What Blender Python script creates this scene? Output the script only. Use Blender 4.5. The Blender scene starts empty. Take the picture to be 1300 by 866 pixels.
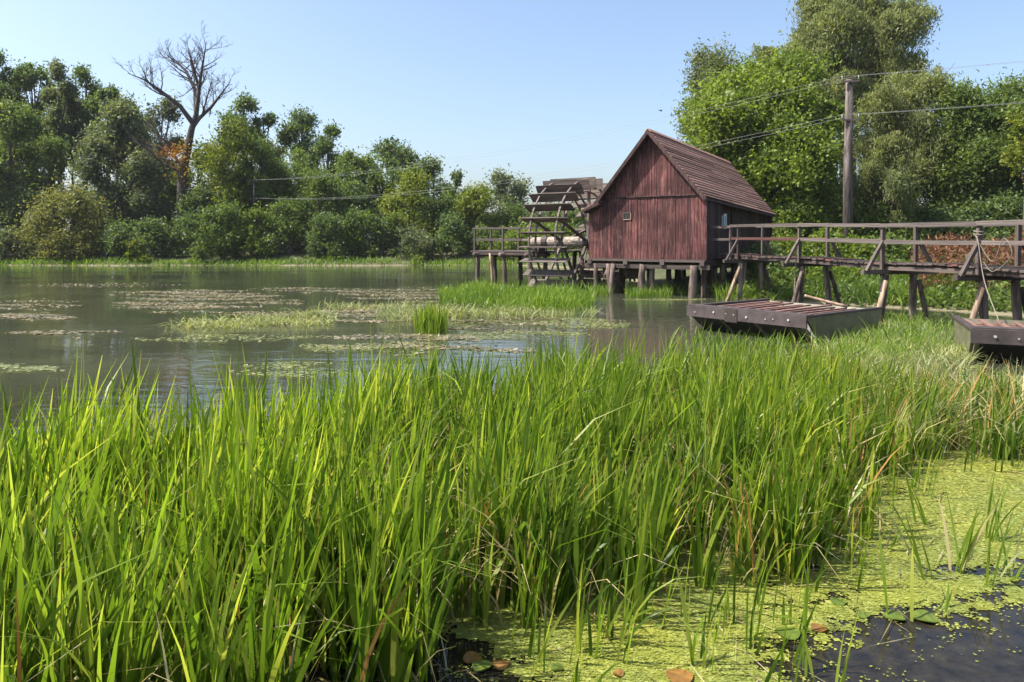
import bpy, math, random
import numpy as np
from mathutils import Vector, Matrix

random.seed(11)
rng = np.random.default_rng(11)
S = bpy.context.scene
C = S.collection
R = math.radians

# ------------------------------------------------------------------ camera
F, HZ, CH = 900.0, 305.0, 2.2          # focal length and horizon row for a 1300 px wide picture, eye height
cam = bpy.data.cameras.new('camera')
cam.sensor_width = 36.0
cam.lens = 36.0 * F / 1300.0
cam.shift_y = -(433.0 - HZ) / 1300.0
cam.clip_start = 0.05
cam.clip_end = 3000
co = bpy.data.objects.new('camera', cam)
C.objects.link(co)
co.location = (0, 0, CH)
co.rotation_euler = (R(90), 0, 0)
S.camera = co

# ------------------------------------------------------------------ light
SUN_EL, SUN_DIR = R(54), Vector((-0.97, -0.10, 0)).normalized()     # where the sun stands
sun_az = math.atan2(SUN_DIR.x, SUN_DIR.y)
W = bpy.data.worlds.new('World')
S.world = W
W.use_nodes = True
wn = W.node_tree
for n in list(wn.nodes):
    wn.nodes.remove(n)
sky = wn.nodes.new('ShaderNodeTexSky')
sky.sky_type = 'NISHITA'
sky.sun_disc = False
sky.sun_elevation = SUN_EL
sky.sun_rotation = sun_az
sky.altitude = 100
sky.air_density = 1.0
sky.dust_density = 3.2
sky.ozone_density = 2.2
bg = wn.nodes.new('ShaderNodeBackground')
bg.inputs['Strength'].default_value = 0.13
wo = wn.nodes.new('ShaderNodeOutputWorld')
wn.links.new(sky.outputs[0], bg.inputs['Color'])
wn.links.new(bg.outputs[0], wo.inputs['Surface'])
sl = bpy.data.lights.new('sun', 'SUN')
sl.energy = 5.0
sl.angle = R(0.53)
sl.color = (1.0, 0.94, 0.84)
so = bpy.data.objects.new('sun', sl)
C.objects.link(so)
sd = Vector((SUN_DIR.x * math.cos(SUN_EL), SUN_DIR.y * math.cos(SUN_EL), math.sin(SUN_EL)))
so.rotation_euler = sd.to_track_quat('Z', 'Y').to_euler()
so.location = (-30, 0, 40)

S.view_settings.view_transform = 'Standard'
S.view_settings.look = 'None'
S.view_settings.exposure = 1.0
S.view_settings.gamma = 1.0
S.view_settings.use_curve_mapping = False
S.render.engine = 'CYCLES'
cy = S.cycles
cy.use_denoising = True
cy.max_bounces = 6
cy.diffuse_bounces = 3
cy.glossy_bounces = 3
cy.transmission_bounces = 4
cy.transparent_max_bounces = 4
cy.caustics_reflective = False
cy.caustics_refractive = False
cy.sample_clamp_indirect = 4

# ------------------------------------------------------------------ small helpers
def gp(px, py, z=0.0):
    """a point of the water plane (or height z), written as it was measured in the photograph"""
    Y = (CH - z) * F / (py - HZ)
    return ((px - 650.0) / F * Y, Y, z)

def lin(r, g, b):
    f = lambda c: ((c / 255 + 0.055) / 1.055) ** 2.4 if c > 10 else c / 255 / 12.92
    return (f(r), f(g), f(b))

class N:
    """tiny wrapper to write node trees shortly"""
    def __init__(self, name):
        self.m = bpy.data.materials.new(name)
        self.m.use_nodes = True
        self.t = self.m.node_tree
        self.bs = self.t.nodes['Principled BSDF']
        self.out = self.t.nodes['Material Output']
    def add(self, kind, **kw):
        n = self.t.nodes.new('ShaderNode' + kind)
        for k, v in kw.items():
            setattr(n, k, v)
        return n
    def link(self, a, b):
        self.t.links.new(a, b)
    def ramp(self, fac, stops):
        r = self.add('ValToRGB')
        e = r.color_ramp.elements
        while len(e) < len(stops):
            e.new(0.5)
        for el, (p, c) in zip(e, stops):
            el.position = p
            el.color = (*c, 1)
        self.link(fac, r.inputs[0])
        return r.outputs[0]
    def noise(self, vec, scale, detail=5, rough=0.6, dist=0.0):
        n = self.add('TexNoise')
        n.inputs['Scale'].default_value = scale
        n.inputs['Detail'].default_value = detail
        n.inputs['Roughness'].default_value = rough
        n.inputs['Distortion'].default_value = dist
        if vec is not None:
            self.link(vec, n.inputs['Vector'])
        return n.outputs['Fac']
    def mapping(self, vec, scale=(1, 1, 1)):
        n = self.add('Mapping')
        n.inputs['Scale'].default_value = scale
        self.link(vec, n.inputs['Vector'])
        return n
    def mix(self, fac, a, b, mode='MIX'):
        n = self.add('MixRGB', blend_type=mode)
        for s, v in ((n.inputs[0], fac), (n.inputs[1], a), (n.inputs[2], b)):
            if isinstance(v, (int, float)):
                s.default_value = v
            elif isinstance(v, tuple):
                s.default_value = (*v, 1)
            else:
                self.link(v, s)
        return n.outputs[0]
    def math(self, op, a, b=0.0):
        n = self.add('Math', operation=op)
        for s, v in ((n.inputs[0], a), (n.inputs[1], b)):
            if isinstance(v, (int, float)):
                s.default_value = v
            else:
                self.link(v, s)
        return n.outputs[0]
    def bump(self, h, strength, dist=0.02):
        b = self.add('Bump')
        b.inputs['Strength'].default_value = strength
        b.inputs['Distance'].default_value = dist
        self.link(h, b.inputs['Height'])
        self.link(b.outputs[0], self.bs.inputs['Normal'])

def wood(name, dark, mid, light, grain=(1.2, 14, 14), rough=0.8, peel=None, world=False):
    n = N(name)
    oi = n.add('ObjectInfo')
    if world:
        src = n.add('NewGeometry').outputs['Position']
    else:
        src = n.add('TexCoord').outputs['Object']
    mp = n.mapping(src, grain)
    off = n.add('VectorMath', operation='SCALE')
    n.link(oi.outputs['Random'], off.inputs['Scale'])
    off.inputs[0].default_value = (37, 51, 23)
    n.link(off.outputs[0], mp.inputs['Location'])
    f = n.noise(mp.outputs[0], 1.0, 6, 0.65, 0.4)
    col = n.ramp(f, [(0.36, dark), (0.5, mid), (0.66, light)])
    v = n.math('MULTIPLY_ADD', oi.outputs['Random'], 0.75)
    v.node.inputs[2].default_value = 0.62
    col = n.mix(1.0, col, v, 'MULTIPLY')
    if peel:
        mp2 = n.mapping(src, (grain[0] * 1.7, grain[1] * 1.5, grain[2] * 1.5) if not world else (26, 26, 2.3))
        n.link(off.outputs[0], mp2.inputs['Location'])
        f2 = n.noise(mp2.outputs[0], 1.0, 5, 0.75, 0.2)
        mk = n.ramp(f2, [(0.55, (0, 0, 0)), (0.70, (1, 1, 1))])
        col = n.mix(mk, col, peel)
    if peel:
        fade = n.noise(src, 1.1, 4, 0.6, 0.5)
        col = n.mix(1.0, col, n.ramp(fade, [(0.32, (0.55, 0.52, 0.55)), (0.52, (1, 1, 1)), (0.7, (1.5, 1.45, 1.4))]), 'MULTIPLY')
    n.link(col, n.bs.inputs['Base Color'])
    n.bs.inputs['Roughness'].default_value = rough
    n.bs.inputs['Specular IOR Level'].default_value = 0.25
    n.bump(f, 0.5, 0.012)
    return n.m

def leafmat(name, c1, c2, c3=None, transl=0.4, rough=0.5, patch=0.35, spec=0.3, tgain=1.5):
    """foliage: every leaf its own tint, some light coming through"""
    n = N(name)
    g = n.add('NewGeometry')
    c3 = c3 or c2
    col = n.ramp(g.outputs['Random Per Island'], [(0.0, c1), (0.72, c2), (1.0, c3)])
    f = n.noise(n.add('TexCoord').outputs['Object'], patch, 3, 0.6)
    tint = n.ramp(f, [(0.35, (0.82, 0.86, 0.9)), (0.65, (1.18, 1.12, 0.9))])
    col = n.mix(1.0, col, tint, 'MULTIPLY')
    n.link(col, n.bs.inputs['Base Color'])
    n.bs.inputs['Roughness'].default_value = rough
    n.bs.inputs['Specular IOR Level'].default_value = spec
    tr = n.add('BsdfTranslucent')
    tc = n.mix(1.0, col, (tgain, tgain * 1.02, tgain * 0.55), 'MULTIPLY')
    n.link(tc, tr.inputs['Color'])
    ms = n.add('MixShader')
    ms.inputs[0].default_value = transl
    n.link(n.bs.outputs[0], ms.inputs[1])
    n.link(tr.outputs[0], ms.inputs[2])
    n.link(ms.outputs[0], n.out.inputs['Surface'])
    return n.m

def plain(name, c1, c2, scale=8, rough=0.7, metal=0.0, bump=0.2):
    n = N(name)
    f = n.noise(n.add('TexCoord').outputs['Object'], scale, 5, 0.65)
    n.link(n.ramp(f, [(0.3, c1), (0.7, c2)]), n.bs.inputs['Base Color'])
    n.bs.inputs['Roughness'].default_value = rough
    n.bs.inputs['Metallic'].default_value = metal
    n.bump(f, bump, 0.01)
    return n.m

M = {}
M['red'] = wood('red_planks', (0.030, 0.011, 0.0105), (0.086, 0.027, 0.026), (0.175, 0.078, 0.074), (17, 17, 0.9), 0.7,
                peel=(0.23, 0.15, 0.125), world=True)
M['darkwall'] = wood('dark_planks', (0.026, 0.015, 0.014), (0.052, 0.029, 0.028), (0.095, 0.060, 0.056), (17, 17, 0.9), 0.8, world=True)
M['roof'] = wood('roof_planks', (0.16, 0.080, 0.060), (0.30, 0.165, 0.128), (0.41, 0.265, 0.215), (2.2, 22, 22), 0.8)
M['beam'] = wood('weathered_beam', (0.030, 0.022, 0.019), (0.074, 0.057, 0.050), (0.165, 0.135, 0.122), (2.4, 12, 12), 0.8)
M['beamlight'] = wood('grey_beam', (0.050, 0.040, 0.036), (0.115, 0.094, 0.086), (0.23, 0.197, 0.182), (2.4, 12, 12), 0.8)
M['rustbeam'] = wood('red_brown_beam', (0.05, 0.022, 0.018), (0.11, 0.048, 0.04), (0.19, 0.105, 0.09), (2.4, 12, 12), 0.8)
M['log'] = wood('stilt_wood', (0.045, 0.032, 0.026), (0.115, 0.086, 0.072), (0.235, 0.19, 0.168), (10, 10, 1.1), 0.85, world=True)
M['darklog'] = wood('dark_stilt_wood', (0.025, 0.018, 0.014), (0.065, 0.045, 0.036), (0.13, 0.095, 0.08), (10, 10, 1.1), 0.85, world=True)
M['palelog'] = wood('pale_stilt_wood', (0.12, 0.078, 0.052), (0.25, 0.175, 0.125), (0.38, 0.29, 0.22), (10, 10, 1.1), 0.8, world=True)
M['poleshaft'] = wood('pole_shaft', (0.030, 0.024, 0.022), (0.070, 0.058, 0.052), (0.14, 0.12, 0.11), (10, 10, 1.1), 0.85, world=True)
M['wheelwood'] = wood('wheel_boards', (0.045, 0.036, 0.032), (0.10, 0.08, 0.07), (0.20, 0.165, 0.145), (1.6, 16, 16), 0.8)
M['axle'] = wood('pale_axle', (0.10, 0.08, 0.065), (0.20, 0.165, 0.135), (0.31, 0.265, 0.225), (2, 12, 12), 0.8)
M['bark'] = plain('bark', (0.035, 0.026, 0.02), (0.13, 0.10, 0.08), 6, 0.9, bump=0.8)
M['palebark'] = plain('pale_bark', (0.10, 0.09, 0.075), (0.27, 0.24, 0.20), 5, 0.9, bump=0.6)
M['deadbark'] = plain('dead_bark', (0.030, 0.024, 0.022), (0.095, 0.078, 0.070), 3, 0.9, bump=0.6)
M['hull'] = plain('olive_hull', (0.070, 0.064, 0.042), (0.185, 0.175, 0.12), 3.5, 0.38, 0.0, 0.1)
M['hulldark'] = plain('hull_underside', (0.012, 0.010, 0.009), (0.03, 0.026, 0.022), 3, 0.6)
M['fascia'] = plain('bow_board_paint', (0.030, 0.022, 0.022), (0.085, 0.065, 0.062), 3, 0.6)
M['rust'] = plain('rusty_slats', (0.11, 0.05, 0.04), (0.27, 0.155, 0.125), 5, 0.75)
M['bolt'] = plain('bolt_metal', (0.28, 0.28, 0.28), (0.45, 0.45, 0.45), 30, 0.5)
M['rope'] = plain('rope_fibre', (0.13, 0.115, 0.09), (0.26, 0.235, 0.19), 60, 0.95)
M['wire'] = plain('wire_metal', (0.22, 0.22, 0.23), (0.32, 0.32, 0.33), 30, 0.6)
M['iron'] = plain('dark_iron', (0.015, 0.012, 0.010), (0.05, 0.035, 0.028), 12, 0.7)
M['ceramic'] = plain('insulator_ceramic', (0.18, 0.18, 0.17), (0.3, 0.3, 0.29), 20, 0.3)
M['paper'] = plain('notice_paper', (0.62, 0.66, 0.66), (0.75, 0.78, 0.78), 4, 0.7)
M['noticeink'] = plain('notice_ink', (0.20, 0.34, 0.36), (0.35, 0.5, 0.52), 14, 0.7)
M['glass'] = plain('window_glass', (0.012, 0.013, 0.014), (0.03, 0.032, 0.034), 3, 0.08)
M['tan'] = plain('window_frame_paint', (0.24, 0.16, 0.115), (0.38, 0.27, 0.20), 8, 0.7)

M['reed'] = leafmat('reed_blades', (0.048, 0.098, 0.010), (0.160, 0.240, 0.024), (0.340, 0.370, 0.075), 0.55, 0.42, 0.5, 0.35, 1.6)
M['reeddry'] = leafmat('dry_reed', (0.20, 0.17, 0.07), (0.38, 0.32, 0.17), (0.50, 0.46, 0.33), 0.3, 0.6)
M['reedbrown'] = leafmat('brown_reed', (0.20, 0.09, 0.03), (0.34, 0.17, 0.05), (0.45, 0.27, 0.08), 0.3, 0.6)
M['marsh'] = leafmat('marsh_grass', (0.085, 0.165, 0.018), (0.150, 0.240, 0.028), (0.24, 0.30, 0.06), 0.42, 0.45)
M['palegrass'] = leafmat('pale_grass', (0.14, 0.18, 0.06), (0.26, 0.28, 0.13), (0.42, 0.42, 0.27), 0.35, 0.5)
M['duck'] = leafmat('duckweed', (0.145, 0.165, 0.030), (0.225, 0.255, 0.052), (0.315, 0.340, 0.105), 0.15, 0.5, 1.4)
M['weed'] = leafmat('floating_weed', (0.085, 0.085, 0.045), (0.19, 0.165, 0.105), (0.31, 0.27, 0.20), 0.15, 0.6, 0.8)
M['pad'] = leafmat('lily_pad_green', (0.075, 0.115, 0.020), (0.115, 0.16, 0.03), None, 0.2, 0.35, 20)
M['padbrown'] = leafmat('lily_pad_brown', (0.16, 0.085, 0.03), (0.24, 0.13, 0.04), None, 0.2, 0.4, 20)
M['drybrush'] = leafmat('dry_brush', (0.07, 0.028, 0.018), (0.15, 0.066, 0.038), (0.24, 0.125, 0.07), 0.25, 0.7)
G = {}
G['dark'] = leafmat('leaf_dark_green', (0.059, 0.097, 0.035), (0.108, 0.158, 0.054), (0.175, 0.228, 0.080), 0.45)
G['mid'] = leafmat('leaf_mid_green', (0.062, 0.101, 0.026), (0.118, 0.170, 0.041), (0.186, 0.240, 0.066), 0.45)
G['bright'] = leafmat('leaf_bright_green', (0.085, 0.130, 0.020), (0.155, 0.215, 0.032), (0.240, 0.300, 0.060), 0.45)
G['yellow'] = leafmat('leaf_yellow_green', (0.099, 0.143, 0.018), (0.165, 0.209, 0.028), (0.264, 0.253, 0.044), 0.42)
G['olive'] = leafmat('leaf_olive', (0.099, 0.110, 0.033), (0.165, 0.174, 0.055), (0.242, 0.237, 0.083), 0.45)
G['willow'] = leafmat('leaf_willow', (0.114, 0.138, 0.054), (0.198, 0.226, 0.094), (0.300, 0.324, 0.156), 0.45)
G['grey'] = leafmat('leaf_grey_green', (0.081, 0.106, 0.057), (0.129, 0.159, 0.087), (0.201, 0.230, 0.132), 0.45)
G['gold'] = leafmat('leaf_golden', (0.203, 0.128, 0.009), (0.315, 0.203, 0.015), (0.375, 0.270, 0.030), 0.4)
G['orange'] = leafmat('leaf_orange', (0.210, 0.063, 0.010), (0.308, 0.119, 0.014), (0.364, 0.189, 0.028), 0.35)

# ------------------------------------------------------------------ object helpers
ORG = {}
def link(o, parent=None):
    C.objects.link(o)
    if parent is not None:
        o.parent = parent
        ORG[o.name] = ORG[parent.name]
    return o

def tag(o, label, cat, group=None, kind=None):
    if label: o['label'] = label
    if cat: o['category'] = cat
    if group: o['group'] = group
    if kind: o['kind'] = kind
    return o

def thing(name, label, cat, loc, group=None):
    o = bpy.data.objects.new(name, None)
    o.empty_display_size = 0.3
    C.objects.link(o)
    o.location = loc
    ORG[o.name] = Vector(loc)
    return tag(o, label, cat, group)

def npmesh(name, V, Q, smooth=False):
    """verts (n,3) and faces (m,3|4) into a mesh quickly"""
    V = np.asarray(V, np.float32); Q = np.asarray(Q, np.int32)
    me = bpy.data.meshes.new(name)
    k = Q.shape[1]
    me.vertices.add(len(V)); me.vertices.foreach_set('co', V.ravel())
    me.loops.add(Q.size); me.loops.foreach_set('vertex_index', Q.ravel())
    me.polygons.add(len(Q))
    me.polygons.foreach_set('loop_start', np.arange(0, Q.size, k, dtype=np.int32))
    me.polygons.foreach_set('loop_total', np.full(len(Q), k, np.int32))
    if smooth:
        me.polygons.foreach_set('use_smooth', np.ones(len(Q), bool))
    me.update(calc_edges=True)
    return me

def mobj(name, me, mat, parent=None, loc=(0, 0, 0)):
    if mat is not None and not me.materials:
        me.materials.append(mat)
    o = bpy.data.objects.new(name, me)
    link(o, parent)
    if parent is None:
        o.location = loc
        ORG[o.name] = Vector(loc)
    return o

class MB:
    """collects faces of ONE piece, in world coordinates"""
    def __init__(self): self.v, self.f = [], []
    def poly(self, *pts):
        b = len(self.v); self.v += [tuple(p) for p in pts]; self.f.append(tuple(range(b, b + len(pts))))
    def prism(self, lo, hi):
        n = len(lo); b = len(self.v)
        self.v += [tuple(p) for p in lo] + [tuple(p) for p in hi]
        self.f.append(tuple(b + i for i in reversed(range(n))))
        self.f.append(tuple(b + n + i for i in range(n)))
        for i in range(n):
            j = (i + 1) % n
            self.f.append((b + i, b + j, b + n + j, b + n + i))
    def tube(self, pts, rad, k=8, cap=True):
        pts = [Vector(p) for p in pts]; b = len(self.v); prev = None
        for i, p in enumerate(pts):
            d = (pts[min(i + 1, len(pts) - 1)] - pts[max(i - 1, 0)]).normalized()
            if prev is None:
                a = Vector((0, 0, 1)) if abs(d.z) < 0.9 else Vector((1, 0, 0))
                x = a.cross(d).normalized()
            else:
                x = (prev - d * prev.dot(d)).normalized()
            prev = x; y = d.cross(x)
            r = rad[i] if hasattr(rad, '__len__') else rad
            for q in range(k):
                an = 2 * math.pi * q / k
                self.v.append(tuple(p + (x * math.cos(an) + y * math.sin(an)) * r))
        for i in range(len(pts) - 1):
            for q in range(k):
                q2 = (q + 1) % k
                self.f.append((b + i * k + q, b + i * k + q2, b + (i + 1) * k + q2, b + (i + 1) * k + q))
        if cap:
            self.f.append(tuple(b + q for q in reversed(range(k))))
            self.f.append(tuple(b + (len(pts) - 1) * k + q for q in range(k)))
    def build(self, name, mat, parent=None, loc=(0, 0, 0), smooth=False):
        o = ORG[parent.name] if parent is not None else Vector(loc)
        me = bpy.data.meshes.new(name)
        me.from_pydata([(x - o.x, y - o.y, z - o.z) for x, y, z in self.v], [], self.f)
        if smooth:
            me.polygons.foreach_set('use_smooth', np.ones(len(me.polygons), bool))
        me.update()
        return mobj(name, me, mat, parent, loc)

# shared plank meshes: length along X (0..1), slightly worn outline
def unit_plank(seed):
    r = random.Random(seed)
    m = MB()
    rings = []
    for i, x in enumerate((0, 0.02, 0.33, 0.66, 0.98, 1.0)):
        s = 0.5 * (0.93 if i in (0, 5) else 1.0)
        j = lambda a=0.03: r.uniform(-a, a)
        rings.append([(x, -s + j(), -s * 1 + j()), (x, s + j(), -s + j()), (x, s + j(), s + j()), (x, -s + j(), s + j())])
    for rr in rings: m.v += rr
    for i in range(5):
        for q in range(4):
            m.f.append((i * 4 + q, i * 4 + (q + 1) % 4, i * 4 + 4 + (q + 1) % 4, i * 4 + 4 + q))
    m.f.append((3, 2, 1, 0)); m.f.append((20, 21, 22, 23))
    return m.v, m.f
PLANKS = {}
def beam(name, p0, p1, w, h, mat, parent, up=(0, 0, 1), jit=0.0):
    """a squared timber from p0 to p1: w across, h along up"""
    p0, p1 = Vector(p0), Vector(p1)
    d = p1 - p0; L = d.length; x = d / L
    u = Vector(up); y = u.cross(x)
    if y.length < 1e-4: y = Vector((1, 0, 0)).cross(x)
    y.normalize(); z = x.cross(y)
    k = random.randrange(5)
    if (k, mat.name) not in PLANKS:
        v, f = unit_plank(k)
        me = bpy.data.meshes.new('plank'); me.from_pydata(v, [], f); me.update(); me.materials.append(mat)
        PLANKS[(k, mat.name)] = me
    o = bpy.data.objects.new(name, PLANKS[(k, mat.name)])
    link(o, parent)
    org = ORG[parent.name] if parent is not None else Vector((0, 0, 0))
    m = Matrix((( x.x * L, y.x * w, z.x * h, p0.x - org.x),
                (x.y * L, y.y * w, z.y * h, p0.y - org.y),
                (x.z * L, y.z * w, z.z * h, p0.z - org.z),
                (0, 0, 0, 1)))
    o.matrix_local = m
    return o

def log(name, p0, p1, r0, r1, mat, parent, bend=0.05, k=9):
    p0, p1 = Vector(p0), Vector(p1)
    L = (p1 - p0).length
    off = Vector((random.uniform(-1, 1), random.uniform(-1, 1), 0)) * bend * L * 0.5
    pts, rr = [], []
    for i in range(6):
        t = i / 5
        pts.append(p0.lerp(p1, t) + off * math.sin(t * math.pi) + Vector((random.uniform(-1, 1), random.uniform(-1, 1), 0)) * r0 * 0.1)
        rr.append((r0 * (1 - t) + r1 * t) * random.uniform(0.92, 1.08))
    m = MB(); m.tube(pts, rr, k)
    return m.build(name, mat, parent, smooth=True)

# ------------------------------------------------------------------ ground and water
SH_Y = [-40, 2, 4.5, 8, 12, 20, 21.5, 23.3, 25, 26.2, 28.5, 31, 36, 45, 55, 60, 70]
SH_X = [9, 10, 10.8, 13, 15.5, 15, 14, 12, 10, 8.5, 6.9, 6.6, 7, 7, 5, 2, -5]
def wob(x, y):
    return (np.sin(x * 0.83 + 1.3 * np.sin(y * 0.31)) * 0.5 + np.sin(x * 0.29 + y * 0.47) * 0.7 + np.sin(x * 2.1 - y * 1.7) * 0.2)
def ground_z(x, y):
    x = np.asarray(x, float); y = np.asarray(y, float)
    d1 = (y - 61.8) + 0.5 * wob(x, y * 0.2)
    d2 = (x - np.interp(y, SH_Y, SH_X)) * 0.7 + 0.25 * wob(y, x)
    d = np.maximum(d1, d2)
    near = np.minimum(d, 0)
    z = np.where(d > 0, 0.04 + 0.20 * np.minimum(d, 5) + 0.05 * np.clip(d - 5, 0, 12) + 0.08 * wob(x * 1.3, y * 1.1) * np.clip(d, 0, 1), np.maximum(0.3 * near, -1.3))
    return z
def gz(x, y): return float(ground_z(x, y))

gx = np.unique(np.concatenate([np.linspace(-900, -70, 14), np.linspace(-70, -2, 40), np.linspace(-2, 32, 80), np.linspace(32, 900, 20)]))
gy = np.unique(np.concatenate([np.linspace(-300, 0, 12), np.linspace(0, 70, 120), np.linspace(70, 150, 20), np.linspace(150, 1500, 14)]))
XX, YY = np.meshgrid(gx, gy)
ZZ = ground_z(XX, YY)
ni, nj = XX.shape
idx = np.arange(ni * nj).reshape(ni, nj)
Q = np.stack([idx[:-1, :-1], idx[:-1, 1:], idx[1:, 1:], idx[1:, :-1]], -1).reshape(-1, 4)
n = N('earth')
pos = n.add('NewGeometry').outputs['Position']
f1 = n.noise(pos, 0.6, 6, 0.7)
f2 = n.noise(pos, 7, 5, 0.7)
c = n.ramp(f1, [(0.35, (0.035, 0.045, 0.016)), (0.5, (0.06, 0.075, 0.022)), (0.68, (0.11, 0.085, 0.05))])
c = n.mix(1.0, c, n.ramp(f2, [(0.3, (0.6, 0.6, 0.6)), (0.7, (1.3, 1.3, 1.3))]), 'MULTIPLY')
sep = n.add('SeparateXYZ'); n.link(pos, sep.inputs[0])
mr = n.add('MapRange'); n.link(sep.outputs['Z'], mr.inputs[0]); mr.inputs[1].default_value = 0.05; mr.inputs[2].default_value = 0.09
c = n.mix(mr.outputs[0], (0.17, 0.15, 0.085), c)
n.link(c, n.bs.inputs['Base Color']); n.bs.inputs['Roughness'].default_value = 0.95
n.bump(f2, 0.8, 0.08)
ground = mobj('ground', npmesh('ground', np.stack([XX, YY, ZZ], -1).reshape(-1, 3), Q, True), n.m)
tag(ground, 'earth banks and bed of the river', 'ground', kind='structure')

n = N('river_water')
pos = n.add('NewGeometry').outputs['Position']
t = n.noise(n.mapping(pos, (0.10, 0.22, 1)).outputs[0], 1.0, 4, 0.6)
silt = n.ramp(t, [(0.35, (0.032, 0.037, 0.022)), (0.65, (0.055, 0.060, 0.039))])
mudf = n.noise(pos, 9, 6, 0.7)
mud = n.ramp(mudf, [(0.35, (0.008, 0.007, 0.005)), (0.58, (0.024, 0.020, 0.013)), (0.75, (0.055, 0.045, 0.028))])
sep = n.add('SeparateXYZ'); n.link(pos, sep.inputs[0])
mr = n.add('MapRange'); n.link(sep.outputs['Y'], mr.inputs[0]); mr.inputs[1].default_value = 6.5; mr.inputs[2].default_value = 12.0
n.link(n.mix(mr.outputs[0], mud, silt), n.bs.inputs['Base Color'])
n.bs.inputs['Roughness'].default_value = 0.025
n.bs.inputs['IOR'].default_value = 1.33
n.bs.inputs['Specular IOR Level'].default_value = 0.5
w1 = n.noise(n.mapping(pos, (0.9, 3.2, 1)).outputs[0], 1.0, 3, 0.55, 0.6)
w2 = n.noise(n.mapping(pos, (5.5, 9, 1)).outputs[0], 1.0, 2, 0.5, 0.3)
w3 = n.noise(n.mapping(pos, (0.12, 0.3, 1)).outputs[0], 1.0, 2, 0.5, 0.3)       # calm and ruffled stretches
hh = n.math('MULTIPLY_ADD', w2, 0.10); n.link(w1, hh.node.inputs[2])
calm = n.ramp(w3, [(0.38, (0.12, 0.12, 0.12)), (0.62, (1, 1, 1))])
hh = n.math('MULTIPLY', hh, calm)
n.bump(hh, 0.15, 0.10)
water = mobj('river_water', npmesh('river_water', [(-900, -300, 0), (900, -300, 0), (900, 1500, 0), (-900, 1500, 0)], [(0, 1, 2, 3)]), n.m)
tag(water, 'murky grey green river water', 'water', kind='structure')

# ------------------------------------------------------------------ the mill
U = Vector((0.816, -0.578, 0)).normalized()         # along the gable, towards the corner by the bridge
V = Vector((0.578, 0.816, 0)).normalized()          # into the depth of the building
RC = Vector((7.35, 27.0, 0))                        # gable corner by the bridge
MAINW, FULLW, LEN = 4.38, 5.02, 9.2
ZB, ZE = 1.45, 3.93                                 # floor and eave heights
RIDGE_W, ZR = 2.17, 6.50
def mp(w, v, z): return RC - U * w + V * v + Vector((0, 0, z))
def sag(v): return -0.043 * v                        # the old roof dips towards the bank

mill = thing('water_mill', 'dark red wooden mill house on stilts with a steep brown plank roof', 'mill', tuple(RC))

# gable wall: a dark backing and single boards in front of it
def gable(vpos, sgn, name_mat):
    m = MB()
    lo = [mp(0, vpos, ZB), mp(FULLW, vpos, ZB), mp(FULLW, vpos, 3.28 + sag(vpos)), mp(MAINW, vpos, 3.62 + sag(vpos)), mp(MAINW, vpos, ZE + sag(vpos)),
          mp(RIDGE_W, vpos, ZR - 0.1 + sag(vpos)), mp(0, vpos, ZE + sag(vpos))]
    hi = [p + V * 0.05 * sgn for p in lo]
    m.prism(lo, hi)
    return m.build('gable_wall', M['darkwall'], mill)
def roof_z(w):
    """underside of the rakes along the gable"""
    if w <= RIDGE_W: return ZE + (ZR - 0.10 - ZE) * w / RIDGE_W
    if w <= MAINW: return ZR - 0.10 - (ZR - 0.10 - ZE) * (w - RIDGE_W) / (MAINW - RIDGE_W)
    return 3.62 - (w - MAINW) / (FULLW - MAINW) * 0.34
def plank(parent, w0, w1, z0, za, zb_, v, depth, mat):
    m = MB()
    lo = [mp(w0, v, z0), mp(w1, v, z0), mp(w1, v, zb_), mp(w0, v, za)]
    m.prism(lo, [p - V * depth for p in lo])
    return m.build('plank', mat, parent)
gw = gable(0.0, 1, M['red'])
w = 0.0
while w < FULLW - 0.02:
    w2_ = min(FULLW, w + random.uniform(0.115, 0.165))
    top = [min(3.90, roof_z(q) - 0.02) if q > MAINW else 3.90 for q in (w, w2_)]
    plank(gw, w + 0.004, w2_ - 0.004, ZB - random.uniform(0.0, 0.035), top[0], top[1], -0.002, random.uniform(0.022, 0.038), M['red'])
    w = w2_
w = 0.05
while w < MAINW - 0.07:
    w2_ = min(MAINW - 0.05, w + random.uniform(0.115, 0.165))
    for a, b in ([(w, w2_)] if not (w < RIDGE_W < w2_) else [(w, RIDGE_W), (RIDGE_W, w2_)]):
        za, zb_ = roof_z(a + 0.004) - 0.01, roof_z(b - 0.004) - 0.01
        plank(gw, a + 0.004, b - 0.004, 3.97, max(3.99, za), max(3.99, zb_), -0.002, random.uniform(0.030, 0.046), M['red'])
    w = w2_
beam('drip_board', mp(-0.02, -0.055, 3.945), mp(MAINW + 0.05, -0.055, 3.945), 0.05, 0.045, M['darkwall'], gw)
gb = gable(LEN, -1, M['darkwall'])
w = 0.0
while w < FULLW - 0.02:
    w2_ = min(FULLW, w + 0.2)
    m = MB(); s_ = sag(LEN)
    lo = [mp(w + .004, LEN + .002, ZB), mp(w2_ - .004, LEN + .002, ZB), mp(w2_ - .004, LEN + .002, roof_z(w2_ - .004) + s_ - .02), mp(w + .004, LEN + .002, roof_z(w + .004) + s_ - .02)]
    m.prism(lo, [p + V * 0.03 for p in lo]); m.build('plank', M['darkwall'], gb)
    w = w2_
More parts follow.
